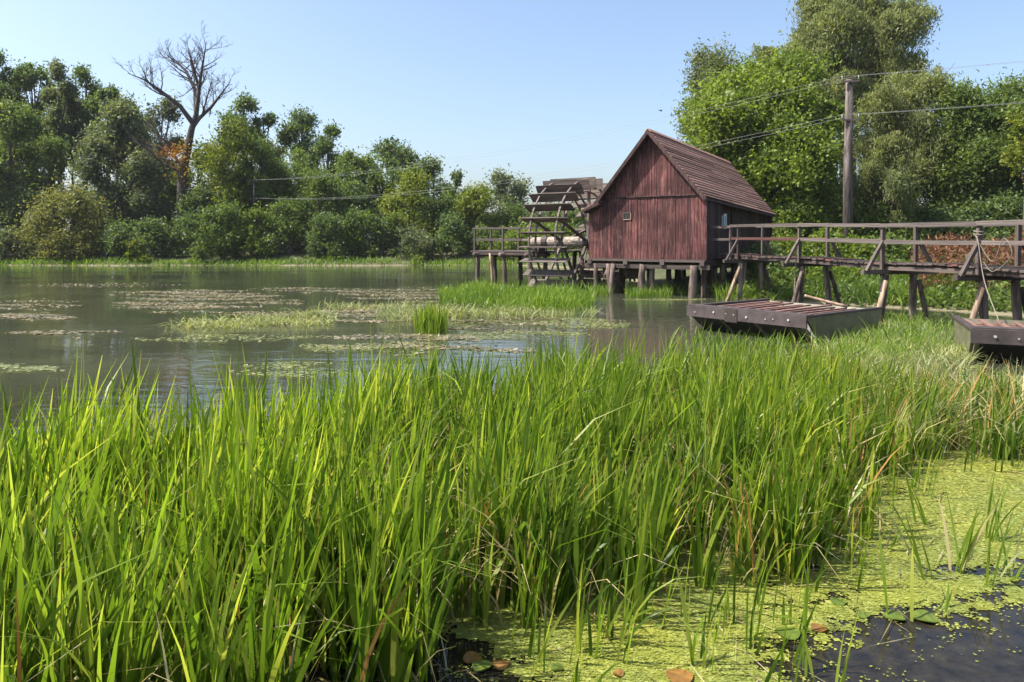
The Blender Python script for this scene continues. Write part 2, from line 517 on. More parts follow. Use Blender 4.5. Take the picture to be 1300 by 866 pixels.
# long walls
def longwall(wpos, out, v0, v1, ztop):
    m = MB()
    lo = [mp(wpos, v0, ZB), mp(wpos, v1, ZB), mp(wpos, v1, ztop + sag(v1)), mp(wpos, v0, ztop + sag(v0))]
    m.prism(lo, [p - U * out * 0.04 for p in lo])
    wl = m.build('side_wall', M['darkwall'], mill)
    v = v0
    while v < v1 - 0.03:
        v2 = min(v1, v + random.uniform(0.17, 0.22))
        m = MB()
        lo = [mp(wpos, v + .004, ZB - random.uniform(0, .03)), mp(wpos, v2 - .004, ZB), mp(wpos, v2 - .004, ztop + sag(v2)), mp(wpos, v + .004, ztop + sag(v))]
        lo = [p + U * out * 0.002 for p in lo]
        m.prism(lo, [p + U * out * random.uniform(.02, .034) for p in lo]); m.build('plank', M['darkwall'], wl)
        v = v2
    return wl
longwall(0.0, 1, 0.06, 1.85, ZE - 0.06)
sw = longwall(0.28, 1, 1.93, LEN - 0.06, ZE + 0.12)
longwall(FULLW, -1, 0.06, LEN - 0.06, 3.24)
beam('corner_post', mp(0.10, 1.89, ZB - 0.1), mp(0.10, 1.89, ZE - 0.1), 0.16, 0.13, M['darkwall'], mill, up=V)
beam('corner_board', mp(-0.045, -0.01, ZB - 0.02), mp(-0.045, -0.01, ZE - 0.05), 0.08, 0.10, M['red'], mill, up=V)
# door
door = thing_door = None
m = MB(); lo = [mp(0.235, 3.75, ZB + 0.12), mp(0.235, 4.75, ZB + 0.12), mp(0.235, 4.75, 3.42), mp(0.235, 3.75, 3.42)]
m.prism(lo, [p + U * 0.04 for p in lo]); door = m.build('door', M['darkwall'], mill)
beam('handle', mp(0.17, 3.88, 2.45), mp(0.17, 3.88, 2.62), 0.03, 0.03, M['iron'], door, up=V)
# little window
win = MB()
wa, wb, z0, z1 = 3.08, 3.38, 3.06, 3.30
lo = [mp(wa, -0.045, z0), mp(wb, -0.045, z0), mp(wb, -0.045, z1), mp(wa, -0.045, z1)]
win.prism(lo, [p - V * 0.006 for p in lo]); win = win.build('window', M['glass'], mill)
for a, b, mat in (((wa - .02, z0 - .02), (wb + .02, z0 - .02), 'tan'), ((wa - .02, z1 + .01), (wb + .02, z1 + .01), 'beam'), ((wa - .01, z0), (wa - .01, z1), 'tan'), ((wb + .01, z0), (wb + .01, z1), 'beam')):
    beam('frame', mp(a[0], -0.06, a[1]), mp(b[0], -0.06, b[1]), 0.03, 0.03, M[mat], win, up=V)
beam('glazing_bar', mp((wa + wb) / 2, -0.056, z0), mp((wa + wb) / 2, -0.056, z1), 0.015, 0.015, M['beam'], win, up=V)
# roof
def rp(w, v, lift=0.0):
    """a point of the roof surface"""
    sl = (ZR - ZE) / RIDGE_W
    if w <= RIDGE_W: z = ZR - (RIDGE_W - w) * sl
    else: z = ZR - (w - RIDGE_W) * sl
    return mp(w, v, z + sag(v) + lift)
OH, OE = 0.38, 0.14
roof = MB()
for (wA, wB) in ((-OE, RIDGE_W), (RIDGE_W, MAINW + OE)):
    lo = [rp(wA, -OH + .02, -.06), rp(wB, -OH + .02, -.06), rp(wB, LEN + .18, -.06), rp(wA, LEN + .18, -.06)]
    roof.prism(lo, [p + Vector((0, 0, 0.05)) for p in lo])
lo = [mp(MAINW - .1, -OH + .02, 3.70), mp(FULLW + .16, -OH + .02, 3.36), mp(FULLW + .16, LEN + .1, 3.36 + sag(LEN)), mp(MAINW - .1, LEN + .1, 3.70 + sag(LEN))]
roof.prism(lo, [p + Vector((0, 0, 0.05)) for p in lo])
roof = roof.build('roof', M['darkwall'], mill)
NC = 21
for side in (0, 1):
    for i in range(NC):
        a, b = i / NC, (i + 1.22) / NC
        wf = (lambda t: -OE + (RIDGE_W + OE) * t) if side == 0 else (lambda t: MAINW + OE - (MAINW + OE - RIDGE_W) * t)
        wA, wB = wf(a), wf(min(1.0, b))
        nseg = 3
        cuts = [-OH] + sorted(random.uniform(.2, .8) * LEN for _ in range(nseg - 1)) + [LEN + .2]
        for q in range(nseg):
            v0, v1 = cuts[q] + .006, cuts[q + 1] - .006
            l1 = 0.062 + random.uniform(0, .016); l2 = 0.004
            m = MB()
            jj = random.uniform(-.012, .012)
            lo = [rp(wA + jj, v0, l1), rp(wA + jj, v1, l1), rp(wB, v1, l2), rp(wB, v0, l2)]
            m.prism(lo, [p + Vector((0, 0, 0.042)) for p in lo])
            m.build('roof_plank', M['roof'], roof)
for i in range(4):
    wA = FULLW + .18 - i * .2; wB = wA - .25
    zz = lambda w_: 3.36 + (FULLW + .16 - w_) * 0.46
    m = MB(); lo = [mp(wA, -OH, zz(wA) + .09), mp(wA, LEN + .1, zz(wA) + .09 + sag(LEN)), mp(wB, LEN + .1, zz(wB) + .06 + sag(LEN)), mp(wB, -OH, zz(wB) + .06)]
    m.prism(lo, [p + Vector((0, 0, 0.035)) for p in lo]); m.build('roof_plank', M['roof'], roof)
UPN = lambda a, b: (b - a).cross(V)
for a, b in ((rp(-OE - .02, -OH - .02, -.03), rp(RIDGE_W, -OH - .02, -.03)), (rp(MAINW + OE + .02, -OH - .02, -.03), rp(RIDGE_W, -OH - .02, -.03))):
    beam('verge_board', a, b, 0.05, 0.13, M['darkwall'], roof)
beam('verge_board', mp(FULLW + .20, -OH - .02, 3.37), mp(MAINW - .05, -OH - .02, 3.72), 0.05, 0.10, M['darkwall'], roof)
for dw in (-1, 1):
    a, b = rp(RIDGE_W + dw * .07, -OH - .03, .10), rp(RIDGE_W + dw * .07, LEN + .22, .10)
    beam('ridge_board', a, b, 0.17, 0.035, M['roof'], roof, up=Vector((0, 0, 1)) - U * dw * 1.1)
# floor frame and stilts
for w_ in (0.08, 1.7, 3.3, 4.95):
    beam('floor_beam', mp(w_, -0.12, ZB - .14), mp(w_, LEN + .1, ZB - .14), 0.2, 0.2, M['beam'], mill)
for v_ in (0.05, 2.4, 4.9, 7.2, 9.1):
    beam('floor_beam', mp(-0.2, v_, ZB - .30), mp(FULLW + .15, v_, ZB - .30), 0.18, 0.17, M['beam'], mill)
beam('sill_board', mp(-.03, -0.07, ZB - .055), mp(FULLW + .03, -0.07, ZB - .055), 0.05, 0.10, M['beam'], mill)
random.seed(5)
for w_, v_, mat, r_ in ((4.72, .0, 'log', .10), (4.12, .05, 'beam2', .14), (3.88, -.05, 'log', .11), (2.55, .0, 'log', .15), (2.28, .25, 'log', .12), (0.42, -.12, 'log', .15), (0.15, .35, 'darklog', .12),
                        (3.2, 1.2, 'log', .12), (-.02, 1.9, 'log', .13), (-.05, 3.3, 'log', .14),
                        (4.6, 2.4, 'darklog', .14), (3.4, 2.4, 'log', .13), (2.1, 2.4, 'darklog', .15), (1.2, 2.4, 'darklog', .13), (.5, 2.5, 'log', .14),
                        (4.5, 4.9, 'darklog', .14), (3.1, 4.9, 'darklog', .13), (1.7, 4.9, 'darklog', .15), (.3, 4.9, 'log', .14),
                        (4.5, 7.2, 'darklog', .14), (2.4, 7.2, 'darklog', .14), (.3, 7.2, 'log', .14), (4.5, 9.1, 'darklog', .14), (2.4, 9.1, 'darklog', .14), (.3, 9.1, 'darklog', .14)):
    mat = 'log' if mat == 'beam2' else mat
    top = mp(w_, v_, ZB - .22)
    bx, by = top.x + random.uniform(-.12, .12), top.y + random.uniform(-.1, .1)
    log('stilt', (bx, by, min(-0.6, gz(bx, by) - .3)), top, r_ * 1.05, r_ * .92, M[mat], mill, 0.05)
# landing along the wall in front of the door
pr = MB(); lo = [mp(0.22, 1.95, 1.50), mp(-1.15, 1.95, 1.50), mp(-1.15, 5.2, 1.50), mp(0.22, 5.2, 1.50)]
lo = [mp(-.02, .95, 1.49), mp(-1.25, .95, 1.49), mp(-1.25, 5.2, 1.49), mp(-.02, 5.2, 1.49)]
pr.prism(lo, [p + Vector((0, 0, .03)) for p in lo]); pr = pr.build('landing', M['darkwall'], mill)
v_ = 0.97
while v_ < 5.1:
    beam('plank', mp(-.03, v_ + .08, 1.535), mp(-1.27, v_ + .08, 1.535), 0.155, 0.03, M['beam'], pr); v_ += .165
for v_ in (1.1, 3.1, 5.1):
    log('stilt', (*mp(-1.15, v_, 0).xy, -.7), mp(-1.15, v_, 1.49), .10, .09, M['log'], mill, .04)
# notices by the door
for a, b, z0, z1, lab in ((2.30, 2.62, 2.78, 3.22, 'small white framed notice with teal print on dark mill wall'), (2.80, 3.16, 2.68, 3.30, 'tall pale notice with green map on dark mill wall')):
    nt = thing('notice_board', lab, 'sign', tuple(mp(.24, a, z0)))
    m = MB(); lo = [mp(.235, a, z0), mp(.235, b, z0), mp(.235, b, z1), mp(.235, a, z1)]; m.prism(lo, [p + U * .02 for p in lo]); m.build('board', M['paper'], nt)
    m = MB(); lo = [mp(.212, a + .08, z0 + .09), mp(.212, b - .08, z0 + .09), mp(.212, b - .10, z1 - .12), mp(.212, a + .10, z1 - .09)]; m.prism(lo, [p + U * .004 for p in lo]); m.build('print', M['noticeink'], nt)
# trundle wheel hanging under the floor
gr = thing('gear_wheel', 'dark toothed wooden gear wheel hanging beneath the mill floor', 'gear wheel', tuple(mp(3.55, 1.0, .75)))
m = MB(); c0 = mp(3.55, 1.0, 0.95)
ring = [c0 + (U * math.cos(i * math.pi / 9) + Vector((0, 0, 1)) * math.sin(i * math.pi / 9)) * .40 for i in range(18)]
m.prism(ring, [p + V * .18 for p in ring]); m.build('rim', M['darklog'], gr)
for i in range(14):
    a_ = i * math.pi / 7; d = U * math.cos(a_) + Vector((0, 0, 1)) * math.sin(a_)
    beam('tooth', c0 + d * .38 + V * .09, c0 + d * .50 + V * .09, .07, .07, M['darklog'], gr, up=V)
log('axle', c0 - V * .3, c0 + V * 1.4, .08, .08, M['darklog'], gr, 0)

# ------------------------------------------------------------------ the water wheel
random.seed(21)
GL = mp(FULLW, 0, 0)
def wp(a, b, z): return GL - U * a + V * b + Vector((0, 0, z))
WA, WBc, WZ, WR = 2.15, 2.5, 2.12, 2.98
wheel = thing('waterwheel', 'large grey timber paddle wheel beside the red mill house', 'water wheel', tuple(wp(WA, WBc, 0)))
def wq(a, r, th): return wp(a, WBc + r * math.cos(th), WZ + r * math.sin(th))
NP = 28
for i in range(NP):
    th = 2 * math.pi * (i + .35) / NP
    tang = -V * math.sin(th) + Vector((0, 0, 1)) * math.cos(th)
    p0, p1 = wq(WA - 1.22, WR - .25, th + random.uniform(-.012, .012)), wq(WA + 1.22, WR - .25, th)
    rad = V * math.cos(th) + Vector((0, 0, 1)) * math.sin(th)
    pd = beam('paddle', p0, p1, 0.035, 0.50, M['wheelwood'], wheel, up=rad)
for a in (WA - .68, WA + .68):
    for rr, tk in ((WR - .14, .035), (WR - .66, .03)):
        m = MB(); K = 48
        for i in range(K):
            t0, t1 = 2 * math.pi * i / K, 2 * math.pi * (i + 1) / K
            q = lambda t, r_, da: tuple(wq(a + da, r_, t))
            b = len(m.v)
            m.v += [q(t0, rr - tk, -.04), q(t0, rr + tk, -.04), q(t0, rr + tk, .04), q(t0, rr - tk, .04)]
        for i in range(K):
            j = (i + 1) % K
            for s_ in range(4):
                m.f.append((i * 4 + s_, j * 4 + s_, j * 4 + (s_ + 1) % 4, i * 4 + (s_ + 1) % 4))
        m.build('rim', M['wheelwood'], wheel)
    for i in range(5):
        th = 2 * math.pi * (i + .2) / 5
        beam('spoke', wq(a, .18, th), wq(a, WR - .12, th), .10, .12, M['wheelwood'] if i % 2 else M['beam'], wheel, up=U)
m = MB(); m.tube([wp(-.3, WBc, WZ), wp(2, WBc, WZ), wp(3.2, WBc, WZ), wp(4.55, WBc, WZ)], [.24, .25, .25, .22], 14)
ax = m.build('axle', M['axle'], wheel)
for a in (WA - .68, WA + .68, 3.75):
    m = MB(); m.tube([wp(a - .14, WBc, WZ), wp(a + .14, WBc, WZ)], [.29, .29], 14); m.build('iron_band', M['iron'], wheel)

# the staging round the wheel
stg = thing('wheel_platform', 'weathered plank platform on stilts with a handrail beyond the water wheel', 'platform', tuple(wp(5.5, 2.3, 0)))
DZ = 1.66
def deck(parent, a0, a1, b0, b1, z, along_a=True):
    base = MB(); lo = [wp(a0, b0, z - .05), wp(a1, b0, z - .05), wp(a1, b1, z - .05), wp(a0, b1, z - .05)]
    base.prism(lo, [p + Vector((0, 0, .02)) for p in lo]); dk = base.build('deck', M['darklog'], parent)
    if along_a:
        b = b0
        while b < b1 - .05:
            beam('plank', wp(a0 - random.uniform(0, .1), b + .1, z), wp(a1 + random.uniform(0, .15), b + .1, z + random.uniform(-.01, .015)), .18, .05, M['beamlight'], dk); b += .195
    else:
        a = a0
        while a < a1 - .05:
            beam('plank', wp(a + .1, b0 - random.uniform(0, .06), z), wp(a + .1, b1 + random.uniform(0, .06), z + random.uniform(-.01, .015)), .18, .05, M['beamlight'], dk); a += .195
deck(stg, 3.95, 7.55, 1.55, 3.1, DZ)
deck(stg, 3.95, 4.75, 3.15, 6.0, DZ, True)
deck(stg, 0.05, 4.7, 6.05, 6.9, DZ + .005)
for a in (4.1, 5.6, 7.2):
    m = MB(); m.tube([wp(a, 1.3, DZ - .16), wp(a, 3.3, DZ - .16)], [.12, .11], 10); m.build('cross_log', M['log'], stg, smooth=True)
    for b in (1.6, 3.0):
        log('stilt', (*wp(a + random.uniform(-.1, .1), b, 0).xy, -.7), wp(a, b, DZ - .2), .12, .10, M['log' if b < 2 else 'darklog'], stg, .05)
log('stilt', (*wp(6.3, 1.5, 0).xy, -.7), wp(6.45, 1.6, DZ - .1), .07, .06, M['palelog'], stg, .08)
for b in (1.62, 3.02):
    beam('long_beam', wp(3.9, b, DZ - .12), wp(7.5, b, DZ - .12), .12, .12, M['beam'], stg)
for a, b in ((4.3, 6.2), (4.3, 6.8), (2.2, 6.8), (.4, 6.8)):
    log('stilt', (*wp(a, b, 0).xy, -.7), wp(a, b, DZ - .06), .12, .11, M['darklog'], stg, .04)
for a, b in ((7.45, 1.65), (5.7, 1.65), (7.45, 3.0), (5.7, 3.0), (4.1, 3.0)):
    beam('rail_post', wp(a, b, DZ - .1), wp(a, b, DZ + 1.12), .09, .09, M['beam'], stg, up=U)
for b in (1.65, 3.0):
    beam('handrail', wp(7.55, b, DZ + 1.13), wp(4.0 if b > 2 else 4.6, b, DZ + 1.13), .12, .07, M['beamlight'], stg)
    beam('midrail', wp(7.55, b, DZ + .56), wp(4.0 if b > 2 else 4.6, b, DZ + .56), .05, .12, M['beamlight'], stg)
beam('midrail', wp(7.5, 1.6, DZ + .56), wp(7.5, 3.05, DZ + .56), .05, .10, M['beam'], stg)
for z in (.56, 1.12):
    beam('handrail', wp(0.05, 6.85, DZ + z), wp(4.7, 6.85, DZ + z), .07, .11, M['beamlight'], stg)
for a in (.3, 2.3, 4.5):
    beam('rail_post', wp(a, 6.85, DZ - .1), wp(a, 6.85, DZ + 1.1), .09, .09, M['beam'], stg, up=U)
beam('bearing_block', wp(3.98, WBc, DZ + .12), wp(4.45, WBc, DZ + .12), .6, .22, M['beam'], stg)
# timber baffle in the race by the mill
sluice = thing('sluice_boards', 'dark horizontal timbers between posts under the mill by the wheel', 'sluice', tuple(wp(.2, 1.2, 0)))
for z in (.30, .62, 1.02):
    beam('board', wp(1.15, 1.1, z), wp(-.75, 1.6, z), .08, .16, M['darklog'], sluice)
for a, b in ((1.05, 1.15), (-.6, 1.62)):
    log('post', (*wp(a, b + .12, 0).xy, -.6), wp(a, b + .12, 1.4), .10, .09, M['darklog'], sluice, .04)
beam('brace', wp(.9, 1.15, -.2), wp(-.3, 1.55, 1.35), .08, .10, M['beam'], sluice)

# ------------------------------------------------------------------ the footbridge
random.seed(31)
BD = Vector((-0.1565, 0.9877, 0)).normalized()     # along the bridge towards the mill
BN = Vector((BD.y, -BD.x, 0))                      # across it, towards the bank
B0 = Vector((10.07, 15.26, 0))
def bp(s, n_, z): return B0 + BD * s + BN * n_ + Vector((0, 0, z))
def s_of_y(y): return (y - B0.y) / BD.y
BW = 0.92
def rh(s): return float(np.interp(s, [0, 11], [.93, 1.05]))
def dz(s): return 1.62 + 0.0045 * s + 0.025 * math.sin(s * 1.1 + .5)
bridge = thing('footbridge', 'long weathered timber footbridge with double handrails leading to the mill', 'footbridge', tuple(bp(0, 0, 0)))
PY = [26.1, 22.1, 18.3, 15.26, 11.6, 8.2, 4.6]
PS = [s_of_y(y) for y in PY]
S0, S1 = s_of_y(4.0), s_of_y(27.55)
# deck
dk = MB(); lo = [bp(S0, .06, dz(S0) - .09), bp(S0, BW - .06, dz(S0) - .09), bp(S1, BW - .06, dz(S1) - .09), bp(S1, .06, dz(S1) - .09)]
dk.prism(lo, [p + Vector((0, 0, .01)) for p in lo]); dk = dk.build('deck', M['darklog'], bridge)
s = S0
while s < S1:
    wd = random.uniform(.15, .20)
    e0, e1 = random.uniform(-.06, .02), BW + random.uniform(-.02, .07)
    beam('plank', bp(s + wd / 2, e0, dz(s) - .02 + random.uniform(-.012, .012)), bp(s + wd / 2, e1, dz(s) - .02 + random.uniform(-.012, .012)), wd - .012, .045, M['beam'] if random.random() < .8 else M['rustbeam'], dk)
    s += wd
ends = [S1] + PS[1:] + [S0]
for n_ in (.10, BW - .10):
    for i in range(len(ends) - 1):
        a, b = ends[i], ends[i + 1]
        beam('stringer', bp(a, n_, dz(a) - .135), bp(b, n_, dz(b) - .12), .11, .10, M['beam'], bridge)
for i, s in enumerate(PS):
    z = dz(s)
    near_top = z + rh(s) - .02
    for n_, out in ((-.02, -1), (BW + .02, 1)):
        tilt = random.uniform(-.02, .02)
        beam('rail_post', bp(s + .02, n_, z - .34), bp(s + tilt, n_, near_top + random.uniform(.0, .06)), .085, .085, M['beam'], bridge, up=BD)
        if i % 1 == 0:
            beam('brace', bp(s - .06, n_ + out * .50, z - .22), bp(s - .06, n_ + out * .04, z + .56), .075, .09, M['beam'], bridge, up=BD)
        foot = -.7
        bx = bp(s, n_ + out * .06, 0)
        log('stilt', (bx.x, bx.y, min(foot, gz(bx.x, bx.y) - .3)), bp(s - .02, n_ - out * .08, z - .30), .095, .088, M['log'], bridge, .05)
        rk = bp(s - .10, n_ + out * (.80 if out < 0 else .55), 0)
        mt = {0: 'palelog', 1: 'log', 2: 'palelog', 3: 'palelog'}.get(i, 'log') if out < 0 else 'darklog'
        log('raking_strut', (rk.x, rk.y, min(foot, gz(rk.x, rk.y) - .3)), bp(s - .10, n_, z - .45), .072, .062, M[mt], bridge, .09)
    beam('crossbeam', bp(s, -.60, z - .235), bp(s, BW + .60, z - .235), .14, .12, M['beam'], bridge)
for n_ in (-.075, BW + .075):
    for i in range(len(PS)):
        a = PS[i] + (.06 if i else (S1 - PS[0])); b = PS[i + 1] - .06 if i + 1 < len(PS) else S0
        if i == 0: a = PS[0] + .55
        beam('handrail', bp(a, n_, dz(a) + rh(a)), bp(b, n_, dz(b) + rh(b)), .06, .10, M['beamlight'], bridge)
        beam('midrail', bp(a, n_ * .6 if n_ < 0 else n_, dz(a) + .55 * rh(a)), bp(b, n_ * .6 if n_ < 0 else n_, dz(b) + .55 * rh(b)), .045, .095, M['rustbeam' if i == 0 else 'beamlight'], bridge)
# short return rail at the mill
for z in (.56, 1.03):
    beam('return_rail', bp(PS[0] + .5, -.08, dz(PS[0]) + z), mp(-.02, .35, dz(PS[0]) + z), .05, .09, M['beam'], bridge)
beam('rail_post', bp(PS[0] + .55, -.05, dz(PS[0]) - .2), bp(PS[0] + .55, -.05, dz(PS[0]) + 1.06), .09, .09, M['beam'], bridge, up=BD)

# ------------------------------------------------------------------ boats
random.seed(41)
def boat(label, corner, fwd_ang, side, width, length, zg, extra):
    """corner: the bow corner B; side panel runs along L, bow board along Wd"""
    Ld = Vector((math.cos(fwd_ang), math.sin(fwd_ang), 0))         # from bow to stern
    Wd = Vector((-Ld.y, Ld.x, 0)) * side                           # across
    o = Vector((corner[0], corner[1], 0))
    bt = thing('flat_boat', label, 'boat', tuple(o), 'flat work boats moored by the footbridge')
    P = lambda l, w_, z: o + Ld * l + Wd * w_ + Vector((0, 0, z))
    rake = .72; bot = -.16; th = .05
    for w_ in (0, width - th):
        m = MB(); lo = [P(.03, w_, zg - .02), P(rake, w_, bot), P(length - .35, w_, bot), P(length - .02, w_, zg - .02)]
        m.prism(lo, [p + Wd * th for p in lo]); m.build('side_panel', M['hull'], bt)
        beam('gunwale', P(-.02, w_ + th / 2, zg + .01), P(length + .02, w_ + th / 2, zg + .01), .11, .05, M['fascia'], bt)
        for k in range(5):
            l_ = .7 + k * (length - 1.2) / 4
            beam('rib', P(l_, w_ + (.08 if w_ == 0 else -.03), .05), P(l_, w_ + (.08 if w_ == 0 else -.03), zg - .03), .05, .05, M['rust'], bt, up=Ld)
    m = MB(); lo = [P(.06, .055, zg - .25), P(rake + .02, .055, bot + .01), P(rake + .02, width - .055, bot + .01), P(.06, width - .055, zg - .25)]
    m.prism(lo, [p + Vector((0, 0, .03)) + Ld * .03 for p in lo]); m.build('bow_plate', M['hulldark'], bt)
    m = MB(); lo = [P(rake + .05, .055, bot + .01), P(length - .36, .055, bot + .01), P(length - .36, width - .055, bot + .01), P(rake + .05, width - .055, bot + .01)]
    m.prism(lo, [p + Vector((0, 0, .03)) for p in lo]); m.build('bottom', M['hulldark'], bt)
    m = MB(); lo = [P(length - .34, .055, bot + .05), P(length - .04, .055, zg - .02), P(length - .04, width - .055, zg - .02), P(length - .34, width - .055, bot + .05)]
    m.prism(lo, [p - Ld * .03 for p in lo]); m.build('stern_plate', M['hull'], bt)
    # bow board with its bolts
    m = MB(); lo = [P(-.03, -.03, zg - .23), P(-.03, width + .03, zg - .23), P(-.03, width + .03, zg + .02), P(-.03, -.03, zg + .02)]
    m.prism(lo, [p + Ld * .05 for p in lo]); bow = m.build('bow_board', M['fascia'], bt)
    for k in range(8):
        w_ = width * (.10 + .80 * k / 7) + random.uniform(-.12, .12)
        c0 = P(-.032, w_, zg - .10 + random.uniform(-.03, .03)); r_ = .015 + .010 * (k % 3 == 0)
        ring = [c0 + (Wd * math.cos(q * math.pi / 4) + Vector((0, 0, 1)) * math.sin(q * math.pi / 4)) * r_ for q in range(8)]
        m = MB(); m.prism(ring, [p - Ld * .02 for p in ring]); m.build('bolt', M['bolt'], bow)
    pl = width * .54
    m = MB(); lo = [P(-.034, pl, zg - .27), P(-.034, pl + .34, zg - .27), P(-.034, pl + .34, zg + .03), P(-.034, pl, zg + .03)]
    m.prism(lo, [p - Ld * .012 for p in lo]); m.build('plate', M['iron'], bow)
    m = MB(); lo = [P(.03, 0, zg + .015), P(.32, 0, zg + .015), P(.32, width, zg + .015), P(.03, width, zg + .015)]
    m.prism(lo, [p + Vector((0, 0, .03)) for p in lo]); m.build('fore_deck', M['fascia'], bt)
    for w_ in (.03, width * .38, width * .68):
        beam('bow_stay', P(0, w_ + .04, zg - .22), P(rake - .05, w_ + .04, bot + .03), .07, .06, M['hull'], bt)
    # cross bearers and loose slats over the hold
    for k in range(4):
        l_ = .75 + k * (length - 1.0) / 4
        beam('thwart', P(l_, .05, zg - .09), P(l_, width - .05, zg - .09), .10, .06, M['rust'], bt)
    for k in range(11):
        w_ = .2 + (width - .4) * k / 10 + random.uniform(-.03, .03)
        a = random.uniform(.33, .55)
        beam('slat', P(a, w_, zg - .04), P(length - random.uniform(.1, .5), w_ + random.uniform(-.05, .05), zg - .035 + random.uniform(0, .03)), random.uniform(.05, .11), .035, M['rust'], bt)
    return bt, P
A1 = math.atan2(1.93, 2.59)
b1, P1 = boat('flat olive work boat with bolted bow board and a white pole on its slats', (6.2, 14.97), A1, 1, 3.1, 3.3, .57, True)
b2, P2 = boat('flat olive work boat tied by a pale rope to the footbridge post', (8.22, 12.65), R(65), -1, 3.0, 2.4, .60, False)
log('loose_pole', P1(2.35, .35, .64), P1(2.05, 1.25, .86), .035, .03, M['palelog'], None, .06)
lp = bpy.data.objects['loose_pole']; ORG['loose_pole'] = Vector((0, 0, 0))
tag(lp, 'short pale barked pole lying across the boat slats', 'pole')

def rope(label, pts, r=.013):
    m = MB(); P_ = [Vector(p) for p in pts]; out = []
    for i in range(len(P_) - 1):
        a, b, c_, d = P_[max(i - 1, 0)], P_[i], P_[i + 1], P_[min(i + 2, len(P_) - 1)]
        for k in range(8):
            t = k / 8
            out.append(.5 * ((2 * b) + (c_ - a) * t + (2 * a - 5 * b + 4 * c_ - d) * t * t + (3 * b - a - 3 * c_ + d) * t ** 3))
    out.append(P_[-1])
    m.tube(out, r, 6)
    o = m.build('mooring_rope', M['rope'], None, loc=tuple(P_[-1]), smooth=True)
    return tag(o, label, 'rope', 'mooring ropes')
s3 = PS[3]
rope('pale rope running from bridge post down to the boat beneath it', [bp(s3 + .05, -.10, 2.30), bp(s3 - .1, -.14, 2.20), bp(s3 - .5, -.35, 1.35), (9.45, 13.75, .62)], .010)
rope('slack rope loops hung on the bridge rail beside the tied boat', [bp(s3, -.12, 2.32), bp(s3 - .45, -.12, 1.75), bp(s3 - .75, -.14, 2.24), bp(s3 - .95, -.14, 1.9), bp(s3 - .5, -.14, 1.55), bp(s3 - .25, -.15, 1.75)], .008)
rope('coil of rope wound round the bridge post beside the sagging line', [bp(s3 + math.cos(q * .8) * .09, -.02 + math.sin(q * .8) * .10, 2.28 + q * .008) for q in range(20)] , .013)
rope('coil of pale rope hung low by the bridge brace', [bp(s3 + math.cos(q * .7) * .10 * (1 + .1 * math.sin(q)), -.24 + .012 * math.sin(q * 2.3), 1.72 + math.sin(q * .7) * .13 + .004 * q) for q in range(22)], .008)
s1_ = PS[1]
rope('pale greenish rope hanging straight down from bridge post behind the boat', [bp(s1_ - .05, -.10, 2.18), bp(s1_ - .05, -.16, 2.05), bp(s1_ - .1, -.22, 1.2), bp(s1_ - .1, -.30, .0)], .018)

# ------------------------------------------------------------------ utility poles and wires
random.seed(51)
def pole(label, x, y, h, r=.15, twin=False):
    z = gz(x, y)
    p = thing('utility_pole', label, 'pole', (x, y, z), 'poles of the overhead line')
    m = MB(); m.tube([(x, y, z - .3), (x + .01, y, z + h * .5), (x + .08, y, z + h)], [r * 1.15, r, r * .8], 12); m.build('shaft', M['poleshaft'], p, smooth=True)
    pts = []
    for zz in (h - .12, h - 1.85):
        beam('crossarm', (x - .34, y + .08 - r, z + zz), (x + .42, y - .08 - r, z + zz), .08, .08, M['beam'], p)
        for dx in (-.30, .37):
            q = Vector((x + dx, y - r + (.07 if dx < 0 else -.07), z + zz + .04))
            m = MB(); m.tube([q, q + Vector((0, 0, .07)), q + Vector((0, 0, .12)), q + Vector((0, 0, .20))], [.015, .032, .02, .03], 8); m.build('insulator', M['ceramic'], p, smooth=True)
            pts.append(q + Vector((0, 0, .2)))
    return pts
px_, py_ = 15.15, 32.0
ptsA = pole('dark wooden utility pole with two short crossarms behind the footbridge', px_, py_, 9.45 - gz(px_, py_), .19)
ptsB = pole('thin distant utility pole standing among the far bank trees', -25.0, 68.5, 7.9 - gz(-25.0, 68.5), .10)
def wire(label, a, b, sagm, r=.0055):
    m = MB(); n_ = 40
    m.tube([a.lerp(b, i / n_) - Vector((0, 0, sagm * 4 * (i / n_) * (1 - i / n_))) for i in range(n_ + 1)], r, 4)
    tag(m.build('overhead_wire', M['wire'], None, loc=tuple(a)), label, 'wire', 'overhead wires')
WHICH = ('river side end of the top crossarm', 'bank side end of the top crossarm', 'river side end of the lower crossarm', 'bank side end of the lower crossarm')
for i, (a, b) in enumerate(zip(ptsA, ptsB)):
    wire('overhead wire across the river from ' + WHICH[i], a, b, 1.0 + .12 * i)
for i, a in enumerate(ptsA):
    wire('overhead wire over the bank trees from ' + WHICH[i], a, a + Vector((28, -9, 2.2)), .5)

